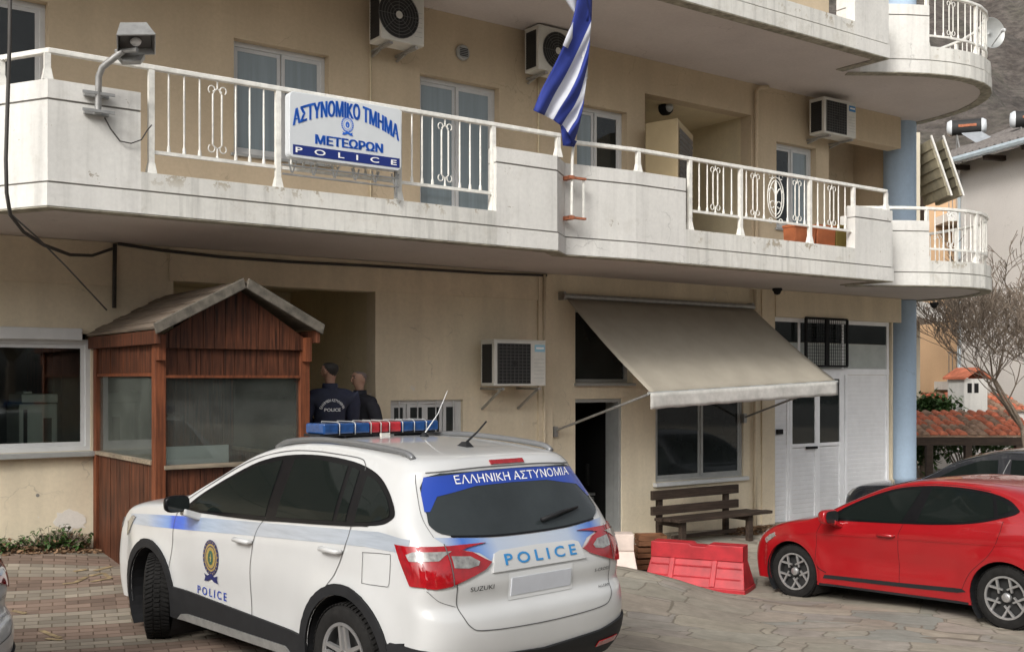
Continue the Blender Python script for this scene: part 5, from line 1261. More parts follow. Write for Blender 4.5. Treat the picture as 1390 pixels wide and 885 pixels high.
# ---- police car
pd = Vector((-.685,.73)).normalized(); pc = Vector((-.37, 7.22))
zr0 = 0.0
PC = thing('police_car', 'white police SUV with blue and red light bar on its roof', 'police car', (pc.x, pc.y, 0.0), math.atan2(pd.y, pd.x))
sp = dict(wb=2.60, wr=.325, ar=.385, sill=.24, tum=.46,
    W0=[(-.95,.60),(-.75,.76),(-.5,.845),(-.2,.872),(.5,.885),(1.9,.885),(2.5,.880),(2.95,.855),(3.2,.80),(3.5,.62)],
    belt=lambda x: 1.03 if x > 1.8 else 1.11-.045*x,
    sil=[(-.66,.22,-.46,.22,.50),(-.80,.36,-.50,.36,.50),(-.845,.52,-.52,.52,.50),(-.84,.64,-.52,.66,.52),(-.79,.72,-.515,.75,.52),(-.80,.84,-.52,.84,.50),(-.775,.95,-.50,.94,.50),(-.735,1.03,-.45,1.03,.52),
         (-.63,1.20,-.33,1.18,.56),(-.52,1.40,-.21,1.37,.56),(-.50,1.475,-.16,1.445,.54),(-.40,1.535,-.04,1.49,.58),(.0,1.575,.22,1.53,.62),(.55,1.60,.6,1.55,.66),(1.0,1.585,1.0,1.525,.70),(1.42,1.505,1.40,1.43,.72),(1.82,1.32,1.80,1.25,.74),(2.20,1.14,2.20,1.065,.76),(2.45,1.10,2.45,1.03,.72),(2.90,1.055,2.82,.985,.64),(3.22,.975,3.02,.91,.58),(3.43,.84,3.13,.78,.55),(3.52,.62,3.19,.58,.52),(3.51,.38,3.18,.36,.50),(3.42,.24,3.13,.24,.5)])
c = Car(PC, sp, M['car_white'])
# daylight opening: black surround then panes
dlo = spline([(2.06,1.055),(1.90,1.165),(1.62,1.305),(1.32,1.425),(1.0,1.485),(.60,1.505),(.20,1.485),(-.08,1.43),(-.27,1.34),(-.395,1.235),(-.385,1.185),(-.26,1.145),(.1,1.12),(.9,1.075),(1.8,1.04),(2.06,1.055)], 4)[:-1]
lo_ = [(x, z) for x, z in dlo]
for sd in 'LR':
    q = c.decal('window_surround', M['gloss_black'], lo_, sd, .0035)
    for nm, poly in (('side_window', [(1.98,1.065),(1.86,1.16),(1.60,1.285),(1.30,1.40),(1.02,1.452),(.93,1.095),(1.8,1.058)]), ('side_window', [(.87,1.465),(.60,1.477),(.24,1.457),(.16,1.134),(.80,1.10)]), ('quarter_window', [(.19,1.452),(.10,1.435),(.03,1.141),(.12,1.137)]), ('quarter_window', spline([(.0,1.41),(-.12,1.385),(-.27,1.305),(-.355,1.225),(-.345,1.195),(-.24,1.165),(-.06,1.147)], 3))):
        c.decal(nm, M['car_glass'], poly, sd, .007, parent=None)
    # stripe, cladding, arch trims, seams
    belt_lo = lambda x: (.97-.0*x)
    c.decal('side_stripe', M['stripe_fade'], [(3.02,.93),(2.55,.965),(2.0,1.00),(1.1,1.045),(.2,1.09),(-.30,1.115),(-.56,1.09),(-.56,1.01),(-.2,1.02),(.6,.98),(1.6,.925),(2.5,.875),(3.08,.845)], sd, .0028, cell=.06)
    c.decal('sill_cladding', M['trim_black'], [(2.255,.24),(2.20,.47),(1.2,.43),(.40,.40),(.34,.24)], sd, .020, th=.022)
    c.decal('sill_trim', M['steel'], [(2.10,.245),(2.05,.285),(1.95,.30),(.62,.30),(.52,.245)], sd, .030, th=.012)
    c.decal('bumper_cladding', M['trim_black'], arc(0, .325, .49, 178, 215, 8)[::-1]+[( -.50,.42),(-.44,.42)] if False else [(-.55,.25),(-.55,.51),(-.42,.49),(-.42,.25)], sd, .014, th=.018)
    for ax in (0, 2.6):
        A0 = -12 if ax else -12; out = arc(ax, .325, .448, A0, 192, 24); inn = arc(ax, .325, .387, 192, A0, 24)
        c.decal('arch_trim', M['trim_black'], [p for p in out if p[1] > .235]+[p for p in inn if p[1] > .235], sd, .018, cell=.05, th=.03)
    for L in ([(2.26,.47),(2.22,.72),(2.20,.93),(2.16,1.02)], [(1.07,.42),(1.08,.75),(1.02,.98),(.92,1.085)], [(.40,.44),(.27,.62),(.10,.82),(.0,1.0),(-.04,1.13)], [(2.16,1.055),(1.86,1.225),(1.42,1.43),(1.0,1.513),(.6,1.527)], [(.6,1.527),(.18,1.51),(.08,1.48),(.05,1.44)]):
        c.line('door_seam', M['seam'], L, sd, .006, .0038)
    c.line('belt_moulding', M['gloss_black'], [(2.04,1.045),(1.2,1.062),(.35,1.105),(-.2,1.14)], sd, .012, .009)
    for x, z in ((1.16,.915), (.13,.965)): handle(c, x, z, M['car_white'], sd)
fc = [(.0,.0)]
fl_ = [(-.12,.80),(-.14,.82),(-.14,.97),(-.12,.985),(.04,.975),(.05,.955),(.05,.81),(.035,.795),(-.12,.80)]
fl_ = [(x*1.25-.24, z+.01) for x, z in fl_]
c.line('fuel_flap_seam', M['seam'], fl_, 'L', .004, .003, per=3)
# door seal and lettering
sealf = lambda x, z, o: (lambda pn: pn[0]+pn[1]*(.005+o))(c.cast('L', 1.62-x, .745+z))
M_ = (M['seal_navy'],)
emblem(PC, sealf, .112, ('seal_navy','seal_gold','seal_green','seal_gold'))
c.text('POLICE', .42, .058, 1.62, .495, 'L', M['stripe_blue'], flip=-1, spacing=1.5, bold=.012)
# rear: window, banner, lights, seams, lettering
yy = lambda L: L + [(-y, z) for y, z in L[::-1]]
c.decal('rear_window', M['car_rearglass'], yy([(-.655,1.07),(-.655,1.12),(-.61,1.28),(-.575,1.395),(-.3,1.41),(-.0,1.415)]) if False else spline([(-.60,1.105),(-.69,1.15),(-.685,1.22),(-.61,1.425),(-.3,1.448),(0,1.452),(.3,1.448),(.61,1.425),(.685,1.22),(.69,1.15),(.60,1.105),(.3,1.085),(0,1.08),(-.3,1.085),(-.60,1.105)], 3)[:-1], 'B', .006, cell=.04)
c.decal('police_banner', M['stripe_blue'], [(-.615,1.425),(-.3,1.446),(0,1.451),(.3,1.446),(.615,1.425),(.665,1.33),(.69,1.235),(.66,1.235),(.585,1.315),(.3,1.36),(0,1.365),(-.3,1.36),(-.585,1.315),(-.66,1.235),(-.69,1.235),(-.665,1.33)], 'B', .008, cell=.04)
c.text('ΕΛΛΗΝΙKΗ ΑΣΤΥΝΟΜΙΑ', .98, .054, -.05, 1.403, 'B', M['white'], flip=-1, e=.011, arch=.0)
c.line('rear_window_edge', M['gloss_black'], [(-.60,1.10),(-.3,1.08),(0,1.075),(.3,1.08),(.60,1.10)], 'B', .010, .007)
for sg_ in (1, -1):
    # wrap round tail lights: rear piece and side piece
    L = [(sg_*y, z) for y, z in ((.43,.965),(.50,1.005),(.62,1.035),(.76,1.05),(.80,1.05),(.80,.835),(.76,.83),(.68,.84),(.52,.885),(.44,.91),(.385,.945))]
    sd = 'L' if sg_ > 0 else 'R'
    t1 = c.decal('tail_light', M['lamp_red'], L, 'B', .014, cell=.03, th=.012)
    c.decal('tail_light', M['lamp_red'], [(-.72,.84),(-.72,1.048),(-.455,1.06),(-.50,.98),(-.565,.89),(-.60,.84)], sd, .014, cell=.03, th=.012)
    c.decal('reversing_lens', M['lamp_clear'], [(sg_*y, z) for y, z in ((.475,.955),(.53,.985),(.65,.995),(.65,.935),(.56,.925),(.49,.935))], 'B', .018, cell=.03, parent=t1)
    c.decal('indicator_lens', M['lamp_clear'], [(-.71,.975),(-.71,1.02),(-.60,1.025),(-.56,1.01),(-.59,.975)], sd, .018, cell=.03, parent=t1)
    c.line('lamp_seam', M['seam'], [(sg_*.665,.84),(sg_*.665,.95),(sg_*.665,1.06)], 'B', .006, .018)
c.decal('tailgate_stripe', M['stripe_fade'], [(-.68,1.03),(-.3,1.0),(0,.995),(.3,1.0),(.68,1.03),(.50,.985),(.40,.92),(.30,.975),(0,.975),(-.30,.975),(-.40,.92),(-.50,.985)], 'B', .003) if False else None
c.decal('tailgate_stripe', M['stripe_rear'], [(-.70,1.10),(-.62,1.095),(-.3,1.07),(0,1.065),(.3,1.07),(.62,1.095),(.70,1.10),(.64,1.05),(.45,1.0),(.38,.95),(.35,.985),(-.35,.985),(-.38,.95),(-.45,1.0),(-.64,1.05)], 'B', .003)
c.decal('garnish', M['car_white'], [(-.39,.885),(-.355,.985),(-.31,.998),(0,1.003),(.31,.998),(.355,.985),(.39,.885)], 'B', .012, th=.014)
c.text('POLICE', .60, .062, -.01, .945, 'B', M['badge_blue'], flip=-1, e=.016, spacing=1.5, bold=.02)
c.decal('plate_recess', simple('plate_recess_paint', (.60,.61,.61), .35, var=.02), [(-.27,.71),(-.27,.87),(.27,.87),(.27,.71)], 'B', .004)
c.decal('number_plate', simple('blank_number_plate', (.50,.52,.56), .5, var=.05), [(-.25,.735),(-.25,.84),(.25,.84),(.25,.735)], 'B', .010, th=.008)
c.text('SUZUKI', .17, .026, .47, .81, 'B', M['gloss_black'], flip=-1, e=.008)
c.text('S-CROSS', .15, .020, -.55, .80, 'B', M['gloss_black'], flip=-1, e=.008)
c.text('ALLGRIP', .12, .014, -.56, .69, 'B', M['gloss_black'], flip=-1, e=.008)
c.line('tailgate_seam', M['seam'], [(.64,.87),(.635,.72),(.585,.61),(.46,.575),(0,.56),(-.46,.575),(-.585,.61),(-.635,.72),(-.64,.87)], 'B', .006, .004)
c.line('bumper_seam', M['seam'], [(.645,.72),(.74,.76),(.80,.82)], 'B', .003, .004)
c.line('tailgate_seam', M['seam'], [(.70,1.10),(.712,1.22),(.645,1.44)], 'B', .003, .003); c.line('tailgate_seam', M['seam'], [(-.70,1.10),(-.712,1.22),(-.645,1.44)], 'B', .003, .003)
c.decal('rear_bumper', M['trim_black'], [(-.84,.235),(-.86,.50),(-.5,.43),(0,.40),(.5,.43),(.86,.50),(.84,.235)], 'B', .016, th=.02)
for sg_ in (1, -1): c.decal('reflector', M['lamp_red'], [(sg_*.50,.325),(sg_*.50,.36),(sg_*.70,.37),(sg_*.70,.335)], 'B', .024, th=.006)
# third brake light in spoiler lip
c.decal('high_brake_light', M['lamp_red'], [(-.14,1.478),(-.14,1.502),(.14,1.502),(.14,1.478)], 'B', .010, th=.008)
c.line('spoiler_seam', M['seam'], [(-.60,1.45),(-.3,1.466),(0,1.468),(.3,1.466),(.60,1.45)], 'B', .007, .003)
# wiper
mb = MB(); p0, n0_ = c.cast('B', -.10, 1.125); p1, n1_ = c.cast('B', -.47, 1.175); mb.tube([p0+n0_*.03, (p0+p1)/2+n0_*.045, p1+n1_*.022], [.014,.012,.006], 6); mb.tube([p0+n0_*.012+Vector((0,-.10,.02)), p1+n1_*.012], .007, 5); mb.build('rear_wiper', M['trim_black'], PC, smooth=True)
# windscreen, headlights, grille (front)
c.decal('windscreen', M['car_glass'], [(1.25,-.56),(2.12,-.70),(2.17,0),(2.12,.70),(1.25,.56),(1.30,0)], 'T', .006, cell=.06)
for sg_ in (1, -1): c.decal('headlight', M['lamp_clear'], [(sg_*y, z) for y, z in ((.46,.72),(.50,.80),(.80,.88),(.80,.80),(.66,.72))], 'F', .010, th=.01)
for sd in 'LR': c.decal('headlight', M['lamp_clear'], [(3.15,.74),(3.08,.77),(2.90,.915),(2.95,.925),(3.11,.86)], sd, .010, th=.01)
c.decal('front_grille', M['gloss_black'], [(-.45,.66),(-.45,.78),(.45,.78),(.45,.66)], 'F', .01); c.decal('lower_grille', M['trim_black'], [(-.6,.3),(-.6,.5),(.6,.5),(.6,.3)], 'F', .01)
c.decal('front_cladding', M['trim_black'], [(3.12,.25),(3.12,.44),(3.02,.42),(3.0,.25)], 'L', .012, th=.016)
mirror_part(c, 1.86, 1.03, M['car_white'], 1, .82); mirror_part(c, 1.86, 1.03, M['car_white'], -1, .82)
# roof rails
for sg_ in (1, -1):
    mb = MB(); L = []
    for x in (-.30,-.22,.1,.5,.8,1.1,1.26): 
        p, n = c.cast('T', x, sg_*(.585-.02*(x>1.2))); L.append(p+Vector((0,0,.002 if x in (-.30,1.26) else .026)))
    mb.tube(spline([tuple(p) for p in L], 4), .019, 8); mb.build('roof_rail', M['rail_grey'], PC, smooth=True)
# light bar across the roof
lbx = .93; zt_ = c.cast('T', lbx, 0)[0].z+.030
LB = MB(); LB.box(lbx-.10, lbx+.10, -.50, .50, zt_-.012, zt_+.004); lb = LB.build('light_bar', M['trim_black'], PC, bevel=.004)
segs = [(-.53,-.41,'lb_blue'),(-.405,-.30,'lb_blue'),(-.295,-.19,'lb_blue'),(-.185,-.075,'lb_red'),(-.07,.0,'lb_red'),(.005,.085,'lb_red'),(.09,.22,'lb_blue'),(.225,.35,'lb_blue'),(.355,.475,'lb_blue')]
for a, b_, mt in segs: mb = MB(); mb.box(lbx-.115, lbx+.115, a, b_, zt_+.005, zt_+.078); mb.build('beacon_lens', M[mt], lb, bevel=.012, seg=3)
for y in (-.407,-.297,-.19,-.073,.0025,.088,.222,.352): mb = MB(); mb.tube([(lbx-.12,y,zt_),(lbx-.122,y,zt_+.07),(lbx-.10,y,zt_+.086),(lbx+.10,y,zt_+.086),(lbx+.122,y,zt_)], .004, 5); mb.build('cage_wire', M['alu_grey'], lb, smooth=True)
for y in (-.36, .36): mb = MB(); mb.hexa([(lbx-.10,y-.10,zt_-.055),(lbx+.10,y-.10,zt_-.055),(lbx+.10,y+.10,zt_-.055),(lbx-.10,y+.10,zt_-.055)], [(lbx-.06,y-.08,zt_-.012),(lbx+.06,y-.08,zt_-.012),(lbx+.06,y+.08,zt_-.012),(lbx-.06,y+.08,zt_-.012)]); mb.build('mounting_foot', M['trim_black'], lb)
mb = MB(); mb.box(lbx-.13, lbx-.11, -.07, .005, zt_-.05, zt_+.0); mb.build('bar_speaker', M['ac_white'], lb)
# antennas
p, n = c.cast('T', -.10, -.0); mb = MB(); mb.hexa([(p.x-.05,p.y-.03,p.z-.003),(p.x+.06,p.y-.03,p.z-.003),(p.x+.06,p.y+.03,p.z-.003),(p.x-.05,p.y+.03,p.z-.003)], [(p.x-.02,p.y-.015,p.z+.03),(p.x+.02,p.y-.015,p.z+.03),(p.x+.02,p.y+.015,p.z+.03),(p.x-.02,p.y+.015,p.z+.03)]); mb.tube([(p.x,p.y,p.z+.02),(p.x-.10,p.y-.02,p.z+.10),(p.x-.17,p.y-.03,p.z+.165)], [.008,.006,.006], 6); mb.build('roof_antenna', M['trim_black'], PC, smooth=40)
p, n = c.cast('T', .55, -.18); mb = MB(); mb.lathe([(.035,0),(.03,.012),(.012,.03),(.005,.035)], 14, c=(p.x,p.y,p.z-.002)); a_o = mb.build('whip_antenna', M['trim_black'], PC, smooth=40)
mb = MB(); mb.tube([(p.x,p.y,p.z+.02),(p.x-.03,p.y-.10,p.z+.16),(p.x-.05,p.y-.17,p.z+.32)], [.005,.003,.002], 5); mb.build('whip', M['alu'], a_o)
for ax, y, st in ((2.6,.79,-31),(2.6,-.79,-31),(0,.79,0),(0,-.79,0)):
    wheel(PC, ax, y, .327, .205, .215, 1 if y > 0 else -1, st, 5)
# exhaust under the bumper hidden; red hazard label none

# ---- second white patrol car, only its corner in view at the left edge
WCAR = copy_tree(PC); WCAR.name = 'parked_car'
tag(WCAR, 'white car at the left edge with only a sliver of its rear corner in view', 'car')
WCAR.location = (-3.79, 6.0, -.10); WCAR.rotation_euler = (0, 0, R(184))

# ---- red hatchback
rd = Vector((-.606,.796)).normalized(); rc = Vector((5.535, 11.36))
RC = thing('parked_car', 'glossy red hatchback with dark alloy wheels parked at the right', 'car', (rc.x, rc.y, -.455), 0)
RC.rotation_euler = (0, R(2.1), math.atan2(rd.y, rd.x))
sp2 = dict(crease=.03, scoop=.028, wb=2.58, wr=.31, ar=.36, sill=.20, tum=.50,
    W0=[(-.75,.62),(-.55,.78),(-.3,.855),(0,.885),(.6,.885),(1.9,.885),(2.6,.882),(2.95,.84),(3.15,.76),(3.4,.58)],
    belt=lambda x: .955+.03*(1.6-x),
    sil=[(-.48,.20,-.33,.20,.5),(-.60,.40,-.40,.40,.5),(-.63,.60,-.42,.60,.5),(-.60,.80,-.40,.80,.5),(-.57,.98,-.36,.98,.52),(-.50,1.12,-.26,1.09,.56),(-.40,1.25,-.08,1.21,.58),(-.32,1.315,.05,1.275,.6),(.0,1.385,.30,1.345,.64),(.45,1.43,.65,1.39,.68),(.95,1.435,1.0,1.385,.70),(1.4,1.36,1.4,1.305,.72),(1.85,1.18,1.85,1.125,.74),(2.25,.99,2.26,.935,.76),(2.65,.915,2.6,.85,.66),(2.93,.84,2.80,.77,.60),(3.13,.72,2.96,.66,.56),(3.24,.58,3.02,.55,.54),(3.27,.42,3.04,.40,.5),(3.24,.20,3.01,.20,.5)])
r_ = Car(RC, sp2, M['car_red'])
dl = spline([(2.06,.965),(1.88,1.085),(1.60,1.215),(1.28,1.32),(.95,1.36),(.60,1.362),(.25,1.33),(.0,1.265),(-.12,1.18),(-.13,1.145),(-.03,1.10),(.30,1.02),(.8,.975),(1.5,.955),(2.0,.948),(2.06,.965)], 4)[:-1]
for sd in 'LR':
    r_.decal('window_surround', M['gloss_black'], dl, sd, .0035)
    for poly in ([(1.98,.97),(1.84,1.075),(1.58,1.195),(1.26,1.295),(1.02,1.325),(.98,1.31),(1.12,.975),(1.5,.968)], [(.86,1.338),(.60,1.34),(.28,1.31),(.17,1.285),(.10,1.09),(.30,1.04),(.62,1.0),(.94,.985)]):
        r_.decal('side_window', M['car_glass'], poly, sd, .007)
    r_.decal('quarter_window', M['car_glass'], [(.13,1.275),(.03,1.24),(-.08,1.17),(.06,1.11)], sd, .007)
    r_.decal('door_trim', M['trim_black'], [(2.14,.285),(2.12,.325),(1.2,.335),(.45,.355),(.40,.33),(.5,.31),(1.2,.295)], sd, .010, th=.01)
    r_.decal('sill_trim', M['trim_black'], [(2.2,.20),(2.2,.225),(.38,.225),(.38,.20)], sd, .006, th=.008)
    for L in ([(2.26,.30),(2.22,.6),(2.20,.80),(2.14,.92)], [(1.17,.30),(1.17,.65),(1.15,.85),(1.10,.96)], [(.45,.33),(.35,.52),(.14,.72),(.04,.90),(.0,1.06)], [(2.2,.955),(1.88,1.12),(1.42,1.298),(.98,1.372),(.55,1.375),(.2,1.335)]): r_.line('door_seam', M['seam_dark'], L, sd, .005, .002)
    for ax in (0, 2.58): r_.line('arch_lip', M['car_red'], arc(ax, .31, .372, -10, 190, 16), sd, .022, .008, per=2)
    r_.line('side_crease', M['car_red'], [(2.9,.72),(2.2,.78),(1.2,.80),(.3,.82),(-.3,.84)], sd, .012, .006)  # thin raised strip in the body paint
    r_.line('side_scoop_line', M['trim_black'], [(2.1,.35),(2.2,.40),(2.24,.47)], sd, .010, .005)
    handle(r_, 1.30, .83, M['car_red'], sd)
    r_.decal('headlight', M['lamp_clear'], [(2.98,.61),(2.82,.71),(2.84,.75),(2.92,.72),(3.0,.66)], sd, .008, th=.008)
for sg_ in (1, -1):
    r_.decal('headlight', M['lamp_clear'], [(sg_*y, z) for y, z in ((.42,.60),(.48,.70),(.80,.77),(.80,.62),(.66,.58))], 'F', .010, th=.01)
    r_.decal('tail_light', M['lamp_red'], [(sg_*y, z) for y, z in ((.30,.84),(.35,.90),(.82,.94),(.82,.84),(.5,.80))], 'B', .01, th=.01)
r_.decal('tail_light', M['lamp_red'], [(-.44,.83),(-.42,.94),(-.26,.93),(-.34,.85)], 'L', .012, th=.01)
r_.decal('windscreen', M['car_glass'], [(1.25,-.56),(2.17,-.70),(2.22,0),(2.17,.70),(1.25,.56),(1.30,0)], 'T', .006, cell=.06)
r_.decal('rear_window', M['car_glass'], [(-.60,1.0),(-.52,1.26),(0,1.29),(.52,1.26),(.60,1.0),(0,.99)], 'B', .006)
r_.decal('front_grille', M['gloss_black'], [(-.5,.30),(-.55,.50),(.55,.50),(.5,.30)], 'F', .01)
mirror_part(r_, 1.92, .915, M['car_red'], 1, 1.1); mirror_part(r_, 1.92, .915, M['car_red'], -1, 1.1)
for ax, y in ((2.58,.77),(2.58,-.77),(0,.78),(0,-.78)): wheel(RC, ax, y, .312, .195, .212, 1 if y > 0 else -1, 0 if ax == 0 else 3, 5, style='vee')

# ---- black estate behind the red car
KC = thing('parked_car', 'black car behind the red hatchback with only roof windows and bonnet tip showing', 'car', (0,0,0), 0)
sp3 = dict(wb=2.75, wr=.34, ar=.40, sill=.26, tum=.42,
    W0=[(-.95,.66),(-.75,.80),(-.4,.87),(0,.90),(2.6,.90),(3.05,.85),(3.35,.76),(3.6,.6)], belt=lambda x: .98,
    sil=[(-.75,.26,-.5,.26,.5),(-.92,.5,-.6,.5,.5),(-.90,.9,-.58,.9,.5),(-.82,1.1,-.45,1.08,.54),(-.66,1.38,-.25,1.33,.58),(-.55,1.50,-.05,1.43,.62),(.1,1.57,.4,1.50,.66),(.8,1.60,.9,1.52,.70),(1.3,1.575,1.3,1.49,.72),(1.75,1.45,1.75,1.38,.74),(2.15,1.22,2.15,1.16,.76),(2.5,1.06,2.5,1.01,.72),(2.9,1.04,2.8,.96,.64),(3.3,.98,3.08,.90,.58),(3.52,.84,3.2,.78,.54),(3.57,.6,3.24,.58,.5),(3.52,.27,3.2,.27,.5)])
k_ = Car(KC, sp3, M['car_black'])
for sd in 'LR':
    for poly in ([(2.22,1.02),(2.02,1.16),(1.72,1.33),(1.45,1.43),(1.22,1.45),(1.16,1.03)], [(1.04,1.46),(.6,1.465),(.25,1.44),(.12,1.06),(1.0,1.03)], [(.15,1.42),(-.2,1.33),(-.33,1.16),(-.2,1.08),(.02,1.06)]): k_.decal('side_window', M['car_glass'], poly, sd, .007)
    k_.line('pillar_trim', M['chrome'], [(1.10,1.03),(1.12,1.25),(1.06,1.46)], sd, .012, .006)
k_.decal('windscreen', M['car_glass'], [(1.5,-.56),(2.42,-.74),(2.48,0),(2.42,.74),(1.5,.56),(1.55,0)], 'T', .006, cell=.06)
mirror_part(k_, 2.1, .98, M['car_black'], 1)
for sg_ in (1, -1): k_.decal('headlight', M['lamp_clear'], [(sg_*y, z) for y, z in ((.5,.78),(.5,.88),(.78,.92),(.78,.82))], 'F', .010, th=.01)
for ax, y in ((2.75,.79),(2.75,-.79),(0,.79),(0,-.79)): wheel(KC, ax, y, .335, .215, .22, 1 if y > 0 else -1, 0, 8, style='eight')
KC.location = (8.02, 14.80, -.56); KC.rotation_euler = (0, 0, math.atan2(.71, -.70))
# ------------------------------------------------------------------ people
M['skin'] = simple('skin', (.36,.20,.14), .6, var=.08); M['skin2'] = simple('skin_light', (.42,.25,.18), .6, var=.08)
M['jacket'] = simple('navy_jacket_cloth', (.016,.020,.045), .75, var=.3, scale=9, bmp=.3, bscale=14); M['polo'] = simple('dark_uniform_cloth', (.010,.011,.018), .8, var=.3, scale=9)
M['trousers'] = simple('dark_trousers', (.012,.013,.02), .85, var=.2); M['hair'] = simple('short_black_hair', (.012,.010,.009), .7, var=.3, scale=50, bmp=.4); M['greyhair'] = simple('cropped_grey_hair', (.16,.13,.12), .8, var=.3, scale=60); M['boot'] = simple('black_boot', (.015,.015,.015), .5)
def skin_mesh(name, verts, edges, mat, parent, sub=2, root=0):
    me = bpy.data.meshes.new(name); me.from_pydata([v[:3] for v in verts], edges, [])
    o = bpy.data.objects.new(name, me); COL.objects.link(o)
    md = o.modifiers.new('skin', 'SKIN'); sv = me.skin_vertices[0].data
    for i, v in enumerate(verts): r_ = v[3]; sv[i].radius = (r_, v[4] if len(v) > 4 else r_); sv[i].use_root = (i == root)
    md.use_smooth_shade = True
    s_ = o.modifiers.new('sub', 'SUBSURF'); s_.levels = sub; s_.render_levels = sub
    dg = bpy.context.evaluated_depsgraph_get(); dg.update(); nm = bpy.data.meshes.new_from_object(o.evaluated_get(dg)); bpy.data.objects.remove(o); bpy.data.meshes.remove(me)
    for p in nm.polygons: p.use_smooth = True
    nm.materials.clear(); mats = mat if isinstance(mat, list) else [mat]
    for q in mats: nm.materials.append(q)
    o = bpy.data.objects.new(name, nm); COL.objects.link(o); o.parent = parent; return o
def person(label, loc, face, h, mats, hair, headturn=0, lean=0, arms='folded', bald=False, grp='two officers talking in the entrance'):
    # local +x is the way the person faces
    top, leg, skn = mats; k = h/1.80
    r = thing('person', label, 'person', loc, face, grp); r.scale = (k, k, k)
    V = []; E_ = []
    def v(x, y, z, a, b_=None): V.append((x, y, z, a, b_ or a)); return len(V)-1
    pel = v(0,0,.97,.145,.115); ab = v(.01,0,1.10,.145,.115); ch = v(.0,0,1.27,.165,.13); up = v(-.01,0,1.42,.125,.10); nk = v(.0,0,1.50,.056,.056); nk2 = v(.008,0,1.565,.047,.047); hd1 = v(.022,0,1.645,.080,.074); hd2 = v(.008,0,1.705,.104,.092); hd3 = v(.0,0,1.768,.082,.074)
    E_ += [(pel,ab),(ab,ch),(ch,up),(up,nk),(nk,nk2),(nk2,hd1),(hd1,hd2),(hd2,hd3)]
    for s_ in (1, -1):
        hip = v(0,s_*.095,.90,.098); kn = v(.015,s_*.11,.50,.062); an = v(-.01,s_*.12,.10,.043); ft = v(.05,s_*.125,.045,.045,.035); toe = v(.15,s_*.14,.035,.038,.028); E_ += [(pel,hip),(hip,kn),(kn,an),(an,ft),(ft,toe)]
        sh = v(0,s_*.185,1.415,.075); E_ += [(up,sh)]
        if arms == 'folded': el = v(.03,s_*.255,1.15,.052); wr_ = v(.21,s_*.12,1.13,.036); hnd = v(.26,s_*.07,1.13,.034,.022)
        else: el = v(-.03,s_*.265,1.13,.050); wr_ = v(.06,s_*.27,.90,.034); hnd = v(.085,s_*.265,.83,.038,.020)
        E_ += [(sh,el),(el,wr_),(wr_,hnd)]
        d = Vector(V[hnd][:3])-Vector(V[wr_][:3]); d.normalize(); up_ = Vector((0,0,1)) if arms == 'folded' else Vector((1,0,0))
        for f_ in range(4):
            o_ = up_*(.024-.016*f_); L_ = (.075,.085,.078,.06)[f_]; a = Vector(V[hnd][:3])+o_+d*.02; b1 = a+d*L_*.55; b2 = b1+(d*.7+Vector((.02,-s_*.5,0)))*L_*.45
            i1 = v(*a, .0095); i2 = v(*b1, .0085); i3 = v(*b2, .0075); E_ += [(hnd,i1),(i1,i2),(i2,i3)]
        t_ = Vector(V[wr_][:3])+d*.03+up_*.035; i1 = v(*t_, .011); t2 = t_+d*.04+up_*.015; i2 = v(*t2, .0095); E_ += [(wr_,i1),(i1,i2)]
    # face: nose, ears
    body = skin_mesh('body', V, E_, [skn, top, leg, M['boot'], hair], r, 3)
    me = body.data
    for p in me.polygons:
        z = p.center.z; y = p.center.y; x = p.center.x
        hand = (math.hypot(y, 0) > .0 and ((arms == 'folded' and x > .20 and 1.0 < z < 1.25) or (arms != 'folded' and z < .915 and abs(y) > .215)))
        p.material_index = 0 if (z > 1.515 or hand) else (1 if z > .93 else (3 if z < .11 else 2))
    for vv in me.vertices:                            # head turn and shaping
        if vv.co.z > 1.54:
            kf = min(1, (vv.co.z-1.54)/.06); a = R(headturn)*kf; x, y, z = vv.co; x -= .015
            if z > 1.60: x *= 1.12 ; y *= .92
            vv.co.x = .015+x*math.cos(a)-y*math.sin(a); vv.co.y = x*math.sin(a)+y*math.cos(a)
        elif vv.co.z < .02: vv.co.z = max(vv.co.z, .0)
    ca, sa = math.cos(R(headturn)), math.sin(R(headturn))
    for p in me.polygons:                             # short hair: crown, back and sides of the head
        if p.center.z > 1.6:
            x, y = p.center.x-.015, p.center.y; u = x*ca+y*sa
            if p.center.z > 1.735-max(0, -u+.02)*1.25 and (u < .06 or p.center.z > 1.775): p.material_index = 4
    hm = Matrix.Translation((.015,0,0)) @ Matrix.Rotation(R(headturn), 4, 'Z')
    def hb(name, mb, mat, **kk): mb.v = [tuple(hm @ Vector(p)) for p in mb.v]; return mb.build(name, mat, r, **kk)
    mb = MB(); mb.tube([(.085,0,1.70),(.103,0,1.672),(.112,0,1.655),(.092,0,1.645)], [.007,.011,.014,.008], 8); hb('nose', mb, skn, smooth=True)
    for s_ in (1, -1):
        mb = MB(); mb.lathe([(0,-.006),(.017,-.003),(.02,.003),(.012,.006),(.0,.004)], 14, axis='Y'); mb.v = [(p[0]-.005, p[1]+s_*.083, p[2]*1.45+1.665) for p in mb.v]; hb('ear', mb, skn, smooth=True)
        mb = MB(); mb.lathe([(0,-.010),(.009,-.006),(.011,0),(.009,.006),(0,.010)], 12, axis='X'); mb.v = [(p[0]+.076, p[1]+s_*.031, p[2]*.6+1.69) for p in mb.v]; hb('eye', mb, M['greyhair'], smooth=True)
        mb = MB(); mb.disc((.0872, s_*.031, 1.69), .005, 10, axis='X'); hb('iris', mb, M['hair'], fix=False)
        mb = MB(); mb.tube([(.090, s_*.015, 1.708), (.093, s_*.032, 1.713), (.082, s_*.048, 1.708)], .004, 5); hb('eyebrow', mb, hair)
